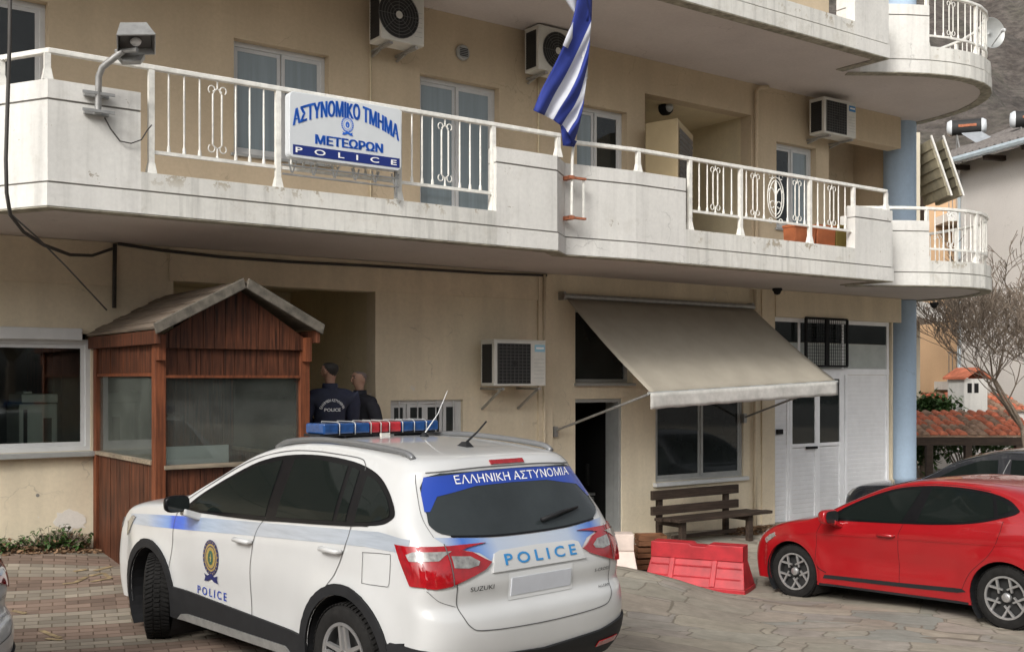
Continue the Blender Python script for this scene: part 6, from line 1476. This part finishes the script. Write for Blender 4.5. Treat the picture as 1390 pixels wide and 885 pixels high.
    mb = MB(); mb.tube([(.084,-.024,1.622),(.094,0,1.624),(.084,.024,1.622)], [.003,.006,.003], 6); hb('mouth', mb, simple('lips', (.28,.11,.09), .6, var=0), smooth=True)
    # hair cap
    mb = MB(); vs = []; nu_, nv_ = 28, 12
    for i in range(nv_+1):
        for j in range(nu_):
            a = 2*math.pi*j/nu_; back = (1-math.cos(a))/2; lim = R(62+62*back); ph = lim*i/nv_
            vs.append((-.006+.096*math.sin(ph)*math.cos(a), .079*math.sin(ph)*math.sin(a), 1.70+.093*math.cos(ph)))
    mb.add(vs, [(i*nu_+j, i*nu_+(j+1)%nu_, (i+1)*nu_+(j+1)%nu_, (i+1)*nu_+j) for i in range(nv_) for j in range(nu_)])
    mb = MB()
    if False: mb.v = [(x*.93, y*.93, 1.70+(z-1.70)*.93) for x, y, z in mb.v]
    # clothing: jacket/shirt body, sleeves, collar, hem as a loose shell
    V2 = []; E2 = []
    def v2(x, y, z, a, b_=None): V2.append((x, y, z, a, b_ or a)); return len(V2)-1
    g = .012 if top is M['jacket'] else .004
    a0 = v2(.0,0,.88,.165+g,.135+g); a1 = v2(.01,0,1.08,.165+g,.135+g); a2 = v2(.0,0,1.27,.175+g,.145+g); a3 = v2(-.01,0,1.42,.135+g,.105+g); a4 = v2(.0,0,1.50,.085,.08); E2 += [(a0,a1),(a1,a2),(a2,a3),(a3,a4)]
    for s_ in (1, -1):
        sh = v2(0,s_*.20,1.405,.085+g)
        if arms == 'folded': el = v2(.03,s_*.265,1.15,.066+g); wr_ = v2(.185,s_*.145,1.13,.05+g)
        else: el = v2(-.03,s_*.275,1.13,.064+g); wr_ = v2(.045,s_*.275,.95,.05+g)
        E2 += [(a3,sh),(sh,el),(el,wr_)]
    cl = skin_mesh('jacket' if top is M['jacket'] else 'shirt', V2, E2, top, r, 2)
    mb = MB(); mb.lathe([(.080,1.475),(.078,1.53),(.072,1.55),(.066,1.53)], 24); hbv = mb.build('collar', top, r, smooth=True); hbv.scale = (1.0, 1.05, 1)
    return r, cl
pz = gz(-1.86, 11.6)
of1, jk = person('officer in navy jacket with white back lettering seen from behind beside the guard hut', (-1.93, 11.72, .385), R(112), 1.83, (M['jacket'], M['trousers'], M['skin']), M['hair'], headturn=38)
bv = jk.data; bmx = bmesh.new(); bmx.from_mesh(bv); bt = BVHTree.FromBMesh(bmx); bmx.free()
def onback(u, v_):
    h_ = bt.ray_cast(Vector((-2, u, v_)), Vector((1,0,0)))
    return (h_[0]+Vector((-.006,0,0))) if h_[0] else Vector((-.17, u, v_))
vs_, fs_ = fit_text('POLICE', .17, .032, bold=.02); mb = MB(); mb.add([onback(-q.x, 1.275+q.y) for q in vs_], fs_); mb.build('lettering', M['white'], of1, fix=False)
vs_, fs_ = fit_text('ΕΛΛΗΝΙΚΗ ΑΣΤΥΝΟΜΙΑ', 1, .030, bold=.03); mb = MB(); L_ = []
for q in vs_:
    a = q.x*R(150); rr_ = .125+q.y; L_.append(onback(-rr_*math.sin(a), 1.255+rr_*math.cos(a)*.95))
mb.add(L_, fs_); mb.build('lettering', M['white'], of1, fix=False)
of2, _ = person('officer in dark uniform with cropped hair standing behind the jacketed officer', (-1.72, 12.5, .365), R(232), 1.76, (M['polo'], M['trousers'], M['skin2']), M['greyhair'], headturn=-10, arms='down', bald=True)
mb = MB(); mb.box(.12, .135, .07, .10, 1.33, 1.36); mb.build('badge', M['white'], of2)

# ------------------------------------------------------------------ background at the right
M['bg_wall'] = plaster('pale_grey_render', (.56,.53,.50), .12, streak=False); M['bg_tan'] = plaster('orange_tan_render', (.56,.37,.22), .15); M['bg_cream'] = plaster('cream_render', (.55,.50,.40), .15)
M['roof_grey'] = simple('grey_roof_tile', (.16,.145,.135), .9, var=.35, scale=9, bmp=.5, bscale=20); M['gutter'] = simple('pale_gutter', (.45,.52,.56), .4, .2)
# neighbour house, pale; corner at px 1303
Yc = 34
c1 = at(1303, 515, Yc); c2 = at(1440, 515, 30.2)
dN = Vector((c2.x-c1.x, c2.y-c1.y)); aN = math.atan2(dN.y, dN.x); LN = dN.length*3
NB = thing('neighbour_house', 'pale grey rendered house with grey tiled roof and gutter behind the bare tree', 'house', (c1.x, c1.y, -.5), aN)
ze_ = 2+(515-222)/F*Yc+.5
mb = MB(); mb.box(0, LN, 0, 9, -.5, ze_); mb.build('wall', M['bg_wall'], NB)
mb = MB(); mb.box(-.002, LN, -.012, -.001, ze_*.56, ze_*.56+.03); mb.build('string_line', M['groove'], NB)
e0 = -2.0
mb = MB(); lo4 = [(e0,-.75,ze_-.12),(LN+1,-.75,ze_-.12),(LN+1,4.5,ze_+1.9),(e0,4.5,ze_+1.9)]; mb.hexa(lo4, [(x,y,z+.14) for x,y,z in lo4]); lo4 = [(e0,4.5,ze_+1.9),(LN+1,4.5,ze_+1.9),(LN+1,9.8,ze_-.12),(e0,9.8,ze_-.12)]; mb.hexa(lo4, [(x,y,z+.14) for x,y,z in lo4])
rfN = mb.build('roof', M['roof_grey'], NB)
mb = MB()
for i in range(60):
    x = e0+.15+i*.3
    if x < LN+1: mb.tube([(x,-.76,ze_+.03),(x,4.5,ze_+2.05)], .055, 6)
mb.build('tile_row', M['roof_grey'], rfN, smooth=40)
mb = MB(); mb.tube([(e0,-.80,ze_-.08),(LN+1,-.80,ze_-.08)], .10, 8); mb.tube([(.05,-.78,ze_-.1),(.05,-.08,ze_-.5),(.05,-.08,0)], .05, 8); mb.build('gutter', M['gutter'], NB, smooth=40)
mb = MB()
for i in range(8): mb.box(.3+i*1.5, .45+i*1.5, -.7, -.0, ze_-.28, ze_-.14)
SPL.append(mb.build('rafter_end', M['bench'], NB))
mb = MB(); mb.box(-1.3, -1.15, -.5, -.35, ze_-3.4, ze_-.14); mb.build('porch_post', M['bench'], NB)
def heater(label, px, py, Y, s_=1.0):
    p = at(px, py, Y); r = thing('solar_water_heater', label, 'solar heater', (p.x, p.y, p.z), aN*.3, 'solar water heaters on the grey roof')
    mb = MB(); mb.lathe([(0,-.62),(.2,-.60),(.26,-.5),(.26,-.45)], 20, axis='X'); mb.lathe([(0,.62),(.2,.60),(.26,.5),(.26,.45)], 20, axis='X'); SPL.append(mb.build('tank_end', M['white_sign'], r, smooth=True))
    mb = MB(); mb.lathe([(.25,-.5),(.25,.5)], 20, axis='X'); mb.build('tank', M['ac_dark'], r, smooth=True)
    mb = MB(); mb.box(-.25,.30,-.262,-.252,-.03,.05); mb.build('tank_mark', M['rust'], r)
    mb = MB(); mb.hexa([(-.15,-.25,-.26),(.45,-.25,-.26),(1.05,-1.0,-.85),(.42,-1.0,-.85)], [(-.15,-.20,-.22),(.45,-.20,-.22),(1.05,-.95,-.81),(.42,-.95,-.81)]); mb.build('solar_panel', simple('solar_glass', (.30,.32,.34), .2, var=.1), r)
    mb = MB()
    for x in (-.3, .5): mb.tube([(x,0,-.2),(x,.3,-1.6)], .025, 6); mb.tube([(x,0,-.2),(x+.2,-.9,-1.5)], .025, 6)
    mb.build('stand', M['steel'], r)
heater('solar water heater with black tank and tilted panel left on the grey roof', 1312, 173, 36.5)
heater('solar water heater cut by the right edge above the grey roof', 1400, 161, 34)
# tan building further back with two balconies, cream block with slatted shutters
TB = thing('neighbour_building', 'orange tan building with small white balcony seen between column and pale house', 'building', tuple(at(1250, 515, 44))[:2]+(-.5,), 0)
mb = MB(); mb.box(-8, 4, 0, 8, 0, 10.4); mb.build('wall', M['bg_tan'], TB)
for z_ in (2.1, 8.6):
    x0 = .53; mb = MB(); mb.box(x0, x0+3, -1.4, 0, z_, z_+.32); mb.box(x0, x0+3, -1.38, -1.3, z_+.32, z_+.4); bl_ = mb.build('balcony', M['parapet'], TB)
    mb = MB(); mb.box(x0, x0+3, -1.38, -1.33, z_+1.42, z_+1.47)
    for i in range(22): x = x0+.05+i*.14; mb.box(x-.012, x+.012, -1.37, -1.345, z_+.4, z_+1.42)
    mb.build('railing', M['steel'], bl_)
mb = MB(); mb.box(1.5, 2.8, -.02, .05, 1.95, 4.1); mb.build('window', M['dark_glass'], TB); mb = MB(); mb.box(1.3, 3.8, -.02, .3, -.0, 1.3); mb.build('garage_opening', M['black'], TB)
M['shutter_tan'] = simple('dull_olive_slats', (.24,.215,.15), .8, var=.25, scale=4)
# cream block next door: slab over the lower view and slatted awnings above
p0 = at(1243, 515, 30)
CB = thing('neighbour_building', 'cream building edge right behind the blue column with hanging slatted shutters', 'building', (p0.x, p0.y, -.5), 0)
mb = MB(); mb.box(-3, .12, 0, 6, 0, 9.2); mb.build('wall', M['bg_cream'], CB)
mb = MB(); lo4 = [(-1.5,-3.0,4.10),(.72,-.2,4.05),(.72,3,4.05),(-1.5,3,4.10)]; mb.hexa(lo4, [(x,y,z+.42) for x,y,z in lo4]); mb.build('balcony', M['parapet'], CB)
for i in range(2):
    mb = MB(); x0 = .25+i*.32; 
    for k in range(6):
        z_ = 8.9-k*.25; xx = x0+k*.085; mb.hexa([(xx,-.5,z_-.245),(xx+.10,-.5,z_-.245),(xx+.10,1.2,z_-.245),(xx,1.2,z_-.245)], [(xx-.06,-.5,z_),(xx+.04,-.5,z_),(xx+.04,1.2,z_),(xx-.06,1.2,z_)])
    mb.build('slatted_shutter', M['shutter_tan'], CB); mb = MB(); mb.bar((x0-.03,-.52,9.0), (x0+.52,-.52,7.40), .045, .05, 0, (0,1,0)); mb.build('shutter_frame', M['parapet'], CB)
# tiled pergola roof near
def tiled_roof(name, label, cat, a, b_, depth, rise, wt=.21, mats=('tile',), posts=None, under=True):
    a = Vector(a); b_ = Vector(b_); d = Vector((b_.x-a.x, b_.y-a.y, 0)); L = d.length; r = thing(name, label, cat, (a.x, a.y, a.z), math.atan2(d.y, d.x))
    n = int(L/wt); rows = max(2, int(depth/.32)); ridge = MB()
    for i in range(n+1):
        for j in range(rows):
            y0, y1 = depth*j/rows, depth*(j+1)/rows+.03; z0, z1 = rise*j/rows+.025, rise*(j+1)/rows+.0
            x = i*wt+random.uniform(-.014,.014); pick = 0 if random.random() < .72 else 1
            m_ = 6; vs = []
            for (y_, z_, rr_) in ((y0, z0, .085), (y1, z1, .068)):
                for k in range(m_+1): aa = math.pi*k/m_; vs.append((x+rr_*math.cos(aa), y_, z_+rr_*math.sin(aa)*.9))
            ridge.add(vs, [(k, k+1, m_+1+k+1, m_+1+k) for k in range(m_)]+[tuple(range(m_+1))], pick)
    rf = ridge.build('roof', [M['tile'], M['tile2']], r, smooth=50, fix=False)
    mb = MB(); mb.hexa([(-.05,0,-.02),(L,0,-.02),(L,depth,rise-.02),(-.05,depth,rise-.02)], [(-.05,0,.01),(L,0,.01),(L,depth,rise+.01),(-.05,depth,rise+.01)]); mb.build('roof_deck', M['tile2'], r)
    return r, L
pa = at(1243, 592, 24); pb = at(1420, 592, 24)
PG, L = tiled_roof('pergola', 'open shelter with wavy orange roof tiles behind the black car', 'shelter', pa, pb, 1.7, .47)
mb = MB(); mb.box(-.1, L, .02, .12, -.20, -.03); mb.build('beam', M['bench'], PG)
for i, x in enumerate((.25, 1.1, 2.2, 3.2)): mb = MB(); mb.box(x, x+.14, .03, .15, -1.9, -.20); mb.build('post', M['bench'], PG)
pa = at(1285, 557, 29)
RB, L = tiled_roof('outbuilding', 'low outbuilding with faded orange tiled roof beyond the shelter', 'outbuilding', pa, at(1400, 557, 29), 1.6, .40)
mb = MB(); mb.box(.1, L, .1, 1.5, -2.6, -.03); mb.build('wall', M['bg_wall'], RB)
pcn = at(1309, 536, 28.5)
CH = thing('chimney_house', 'little white dovecote with orange tiled gable roof above the outbuilding', 'dovecote', (pcn.x, pcn.y, pcn.z-.5), R(20))
mb = MB(); mb.box(0, .75, 0, .6, 0, .92); mb.build('wall', M['parapet'], CH)
mb = MB()
for x in (.10, .32): mb.box(x, x+.14, -.005, .02, .55, .80)
for y in (.1,.27,.44): mb.box(.745, .755, y, y+.1, .55, .80)
SPL.append(mb.build('opening', M['black'], CH))
mb = MB(); mb.prism([(-.08,.90),(.375,1.14),(.83,.90),(.83,.96),(.375,1.21),(-.08,.96)], lambda u, v_: (u, -.1, v_), (0,.8,0)); mb.build('roof', M['tile'], CH)
# satellite dish on the round balcony above
dc = at(1346, 45, 20.3)
SD = thing('satellite_dish', 'grey satellite dish at the outer side of the upper round balcony', 'satellite dish', tuple(dc), R(15))
mb = MB(); mb.lathe([(0,.08),(.1,.073),(.2,.045),(.28,.0),(.285,-.004)], 32, axis='Y'); o = mb.build('reflector', M['alu_grey'], SD, smooth=True); md = o.modifiers.new('s', 'SOLIDIFY'); md.thickness = .008
mb = MB(); mb.tube([(0,.08,-.1),(0,.2,-.3),(-.3,.2,-.5)], .018, 6); mb.tube([(0,.04,-.27),(0,-.30,-.05)], .010, 6); mb.build('mount', M['steel'], SD)
mb = MB(); mb.lathe([(.0,-.36),(.03,-.35),(.03,-.28)], 10, axis='Y', c=(0,0,-.05)); mb.build('receiver', M['alu'], SD)
# bare tree
def tree(label, loc, h, seed):
    rnd_ = random.Random(seed); r = thing('bare_tree', label, 'tree', loc); T = MB(); Bq = MB()
    def grow(mb, p, d, L, rad, lev):
        pts = [p]; rs = [rad]; n = 4
        for i in range(n):
            d = (d+Vector((rnd_.uniform(-.16,.16), rnd_.uniform(-.16,.16), rnd_.uniform(-.04,.14)))).normalized(); p = p+d*L/n; pts.append(p); rs.append(max(.007, rad*(1-.45*(i+1)/n)))
        mb.tube(pts, rs, 7 if lev < 2 else (5 if lev < 4 else 3), cap=False)
        if lev >= 7: return
        k = 5 if lev == 0 else rnd_.choice((3,3,4) if lev < 3 else (2,3,3))
        for j in range(k):
            ax = Vector((rnd_.uniform(-1,1), rnd_.uniform(-1,1), rnd_.uniform(-.1,.3))).normalized(); nd = (d*.75+ax*.62).normalized()
            src = pts[-1] if (j == 0 or lev == 0) else pts[rnd_.randint(2, 4)]
            grow(Bq, src, nd, L*rnd_.uniform(.62,.85), rs[-1]*rnd_.uniform(.6,.8), lev+1)
    grow(T, Vector((0,0,0)), Vector((-.05,0,1)), h*.21, .10, 0)
    T.build('trunk', M['bark'], r, smooth=True, fix=False); Bq.build('branches', M['bark'], r, smooth=True, fix=False); return r
tp = at(1403, 590, 22.5); tree('bare leafless tree in front of the pale grey house', (tp.x, tp.y, gz(tp.x, tp.y)), 7.2, 12)
# evergreen bushes by the shelter
def bush(label, p, rx, rz, n, s_):
    r = thing('bush', label, 'bush', (p.x, p.y, gz(p.x, p.y)), group='bushes by the tiled shelter'); mb = MB(); st = MB(); zc = p.z-gz(p.x, p.y); tips = []
    for _ in range(14): a = random.random()*6.28; t_ = (rx*.6*math.cos(a)*random.random(), rx*.6*math.sin(a)*random.random(), zc+random.uniform(-.2,.7)*rz); tips.append(t_); st.tube([(0,0,0),(t_[0]*.5,t_[1]*.5,t_[2]*.6),t_], [.03,.02,.008], 5)
    for _ in range(n):
        t_ = random.choice(tips); q_ = Vector(t_)+Vector((random.gauss(0,.28*rx), random.gauss(0,.28*rx), random.gauss(0,.28*rz))); m_ = Matrix.Rotation(random.random()*6.28, 3, 'Z') @ Matrix.Rotation(random.uniform(-1,1), 3, 'Y'); z_ = s_*random.uniform(.6,1.4)
        mb.add([q_+m_@Vector(v_)*z_ for v_ in ((-1,0,0),(0,-.5,.1),(1,0,0),(0,.5,.1))], [(0,1,2,3)])
    st.build('stem', M['bark'], r); mb.build('leaves', M['leaf'], r, fix=False)
bush('green leafy bush beside the blue column above the shelter roof', at(1262, 553, 27), .7, .28, 1300, .07)
bush('yellow green bush seen through the shelter under its tiles', at(1310, 606, 26.5), 1.6, .6, 2000, .08)
bush('dark shrub low beside the blue column behind the cars', at(1252, 612, 25.5), .5, .6, 900, .07)
# rocky hillside far behind
m, t, b = nodemat('rocky_hillside'); b.inputs['Roughness'].default_value = .95
n1_ = noise(t, .05, 10, .7); n2_ = noise(t, .35, 8, .75, stretch=(1,1,2.5))
col = ramp(t, n1_, [(.35, (.085,.07,.06)), (.5, (.15,.13,.115)), (.66, (.10,.095,.07))]); col = mixc(t, 1, col, ramp(t, n2_, [(.35, .45), (.62, 1.25)]), 'MULTIPLY'); t.links.new(col, b.inputs['Base Color']); bump(t, b, n2_, 1.0, 1.5)
from mathutils import noise as mn
g = MB(); nxh, nyh = 150, 60; vs = []
for j in range(nyh):
    for i in range(nxh):
        x = -260+i*5.2; y = 130+j*4.5; h = max(0, (y-134))*.62; k = 1/(1+math.exp(-(x+60)/40)); h *= .35+.65*k
        nz_ = mn.fractal(Vector((x*.012, y*.012, 0)), 1.0, 2.0, 6)*26 + abs(mn.fractal(Vector((x*.05, y*.05, 3)), .9, 2.1, 5))*11
        vs.append((x, y, -6+h+nz_*min(1, (y-128)/30)))
g.add(vs, [(j*nxh+i, j*nxh+i+1, (j+1)*nxh+i+1, (j+1)*nxh+i) for j in range(nyh-1) for i in range(nxh-1)])
tag(g.build('hillside', m, None, smooth=True, fix=False), kind='structure')
# ------------------------------------------------------------------ trees and houses added behind the camera to give reflections, unseen in frame
def leafy(label, x, y, h, seed):
    rr = random.Random(seed); r = thing('reflection_tree', label, 'tree', (x, y, gz(x, y)), group='trees added for reflections'); T = MB(); Lf = MB(); T.tube([(0,0,0),(.1,0,h*.25),(.05,.1,h*.5)], [.2,.15,.1], 8)
    cl = []
    for _ in range(22):
        a = rr.random()*6.28; e = rr.uniform(-.5, 1); q = Vector((math.cos(a)*h*.27*rr.random()**.5, math.sin(a)*h*.27*rr.random()**.5, h*.62+e*h*.28)); cl.append(q); T.tube([(.05,.1,h*.35), tuple(q)], [.06,.02], 5)
    for _ in range(3200):
        q = rr.choice(cl)+Vector((rr.gauss(0,.42), rr.gauss(0,.42), rr.gauss(0,.36))); m_ = Matrix.Rotation(rr.random()*6.28, 3, 'Z') @ Matrix.Rotation(rr.uniform(-1.2,1.2), 3, 'Y'); z_ = rr.uniform(.08,.2)
        Lf.add([q+m_@Vector(v_)*z_ for v_ in ((-1,0,0),(0,-.6,.1),(1,0,0),(0,.6,.1))], [(0,1,2,3)])
    T.build('trunk', M['bark'], r, smooth=True, fix=False); Lf.build('crown', M['leaf'], r, fix=False); return r
for i, (x, y, h) in enumerate(((-13,-11,7.5),(-7.5,-13,9),(-1.5,-12,7),(5,-14,9.5),(11.5,-12,7.5),(17,-9,8))): leafy('leafy tree added behind the camera for reflections, ' + ('farthest left', 'second from the left', 'short one left of the middle', 'tall one right of the middle', 'second from the right', 'farthest right')[i], x, y, h, 30+i)
for x0, x1, h, mt in ((-24,-9,7.5,'bg_cream'),(-6,7,10,'bg_wall'),(10,24,8,'bg_tan')):
    ob = thing('reflection_house', '%s rendered house added behind the camera for reflections' % {'bg_cream': 'cream', 'bg_wall': 'pale grey', 'bg_tan': 'orange tan'}[mt], 'house', (x0, -20, 0), group='houses added for reflections')
    mb = MB(); mb.box(0, x1-x0, -8, 0, -.6, h); mb.build('wall', M[mt], ob)
    for k in range(int((x1-x0)/3)):
        for z_ in (1.0, 4.2): mb = MB(); mb.box(1+k*3, 2.3+k*3, -.05, .03, z_, z_+1.5); mb.build('window', M['dark_glass'], ob)
for o in SPL: split_loose(o)
bpy.context.view_layer.update()
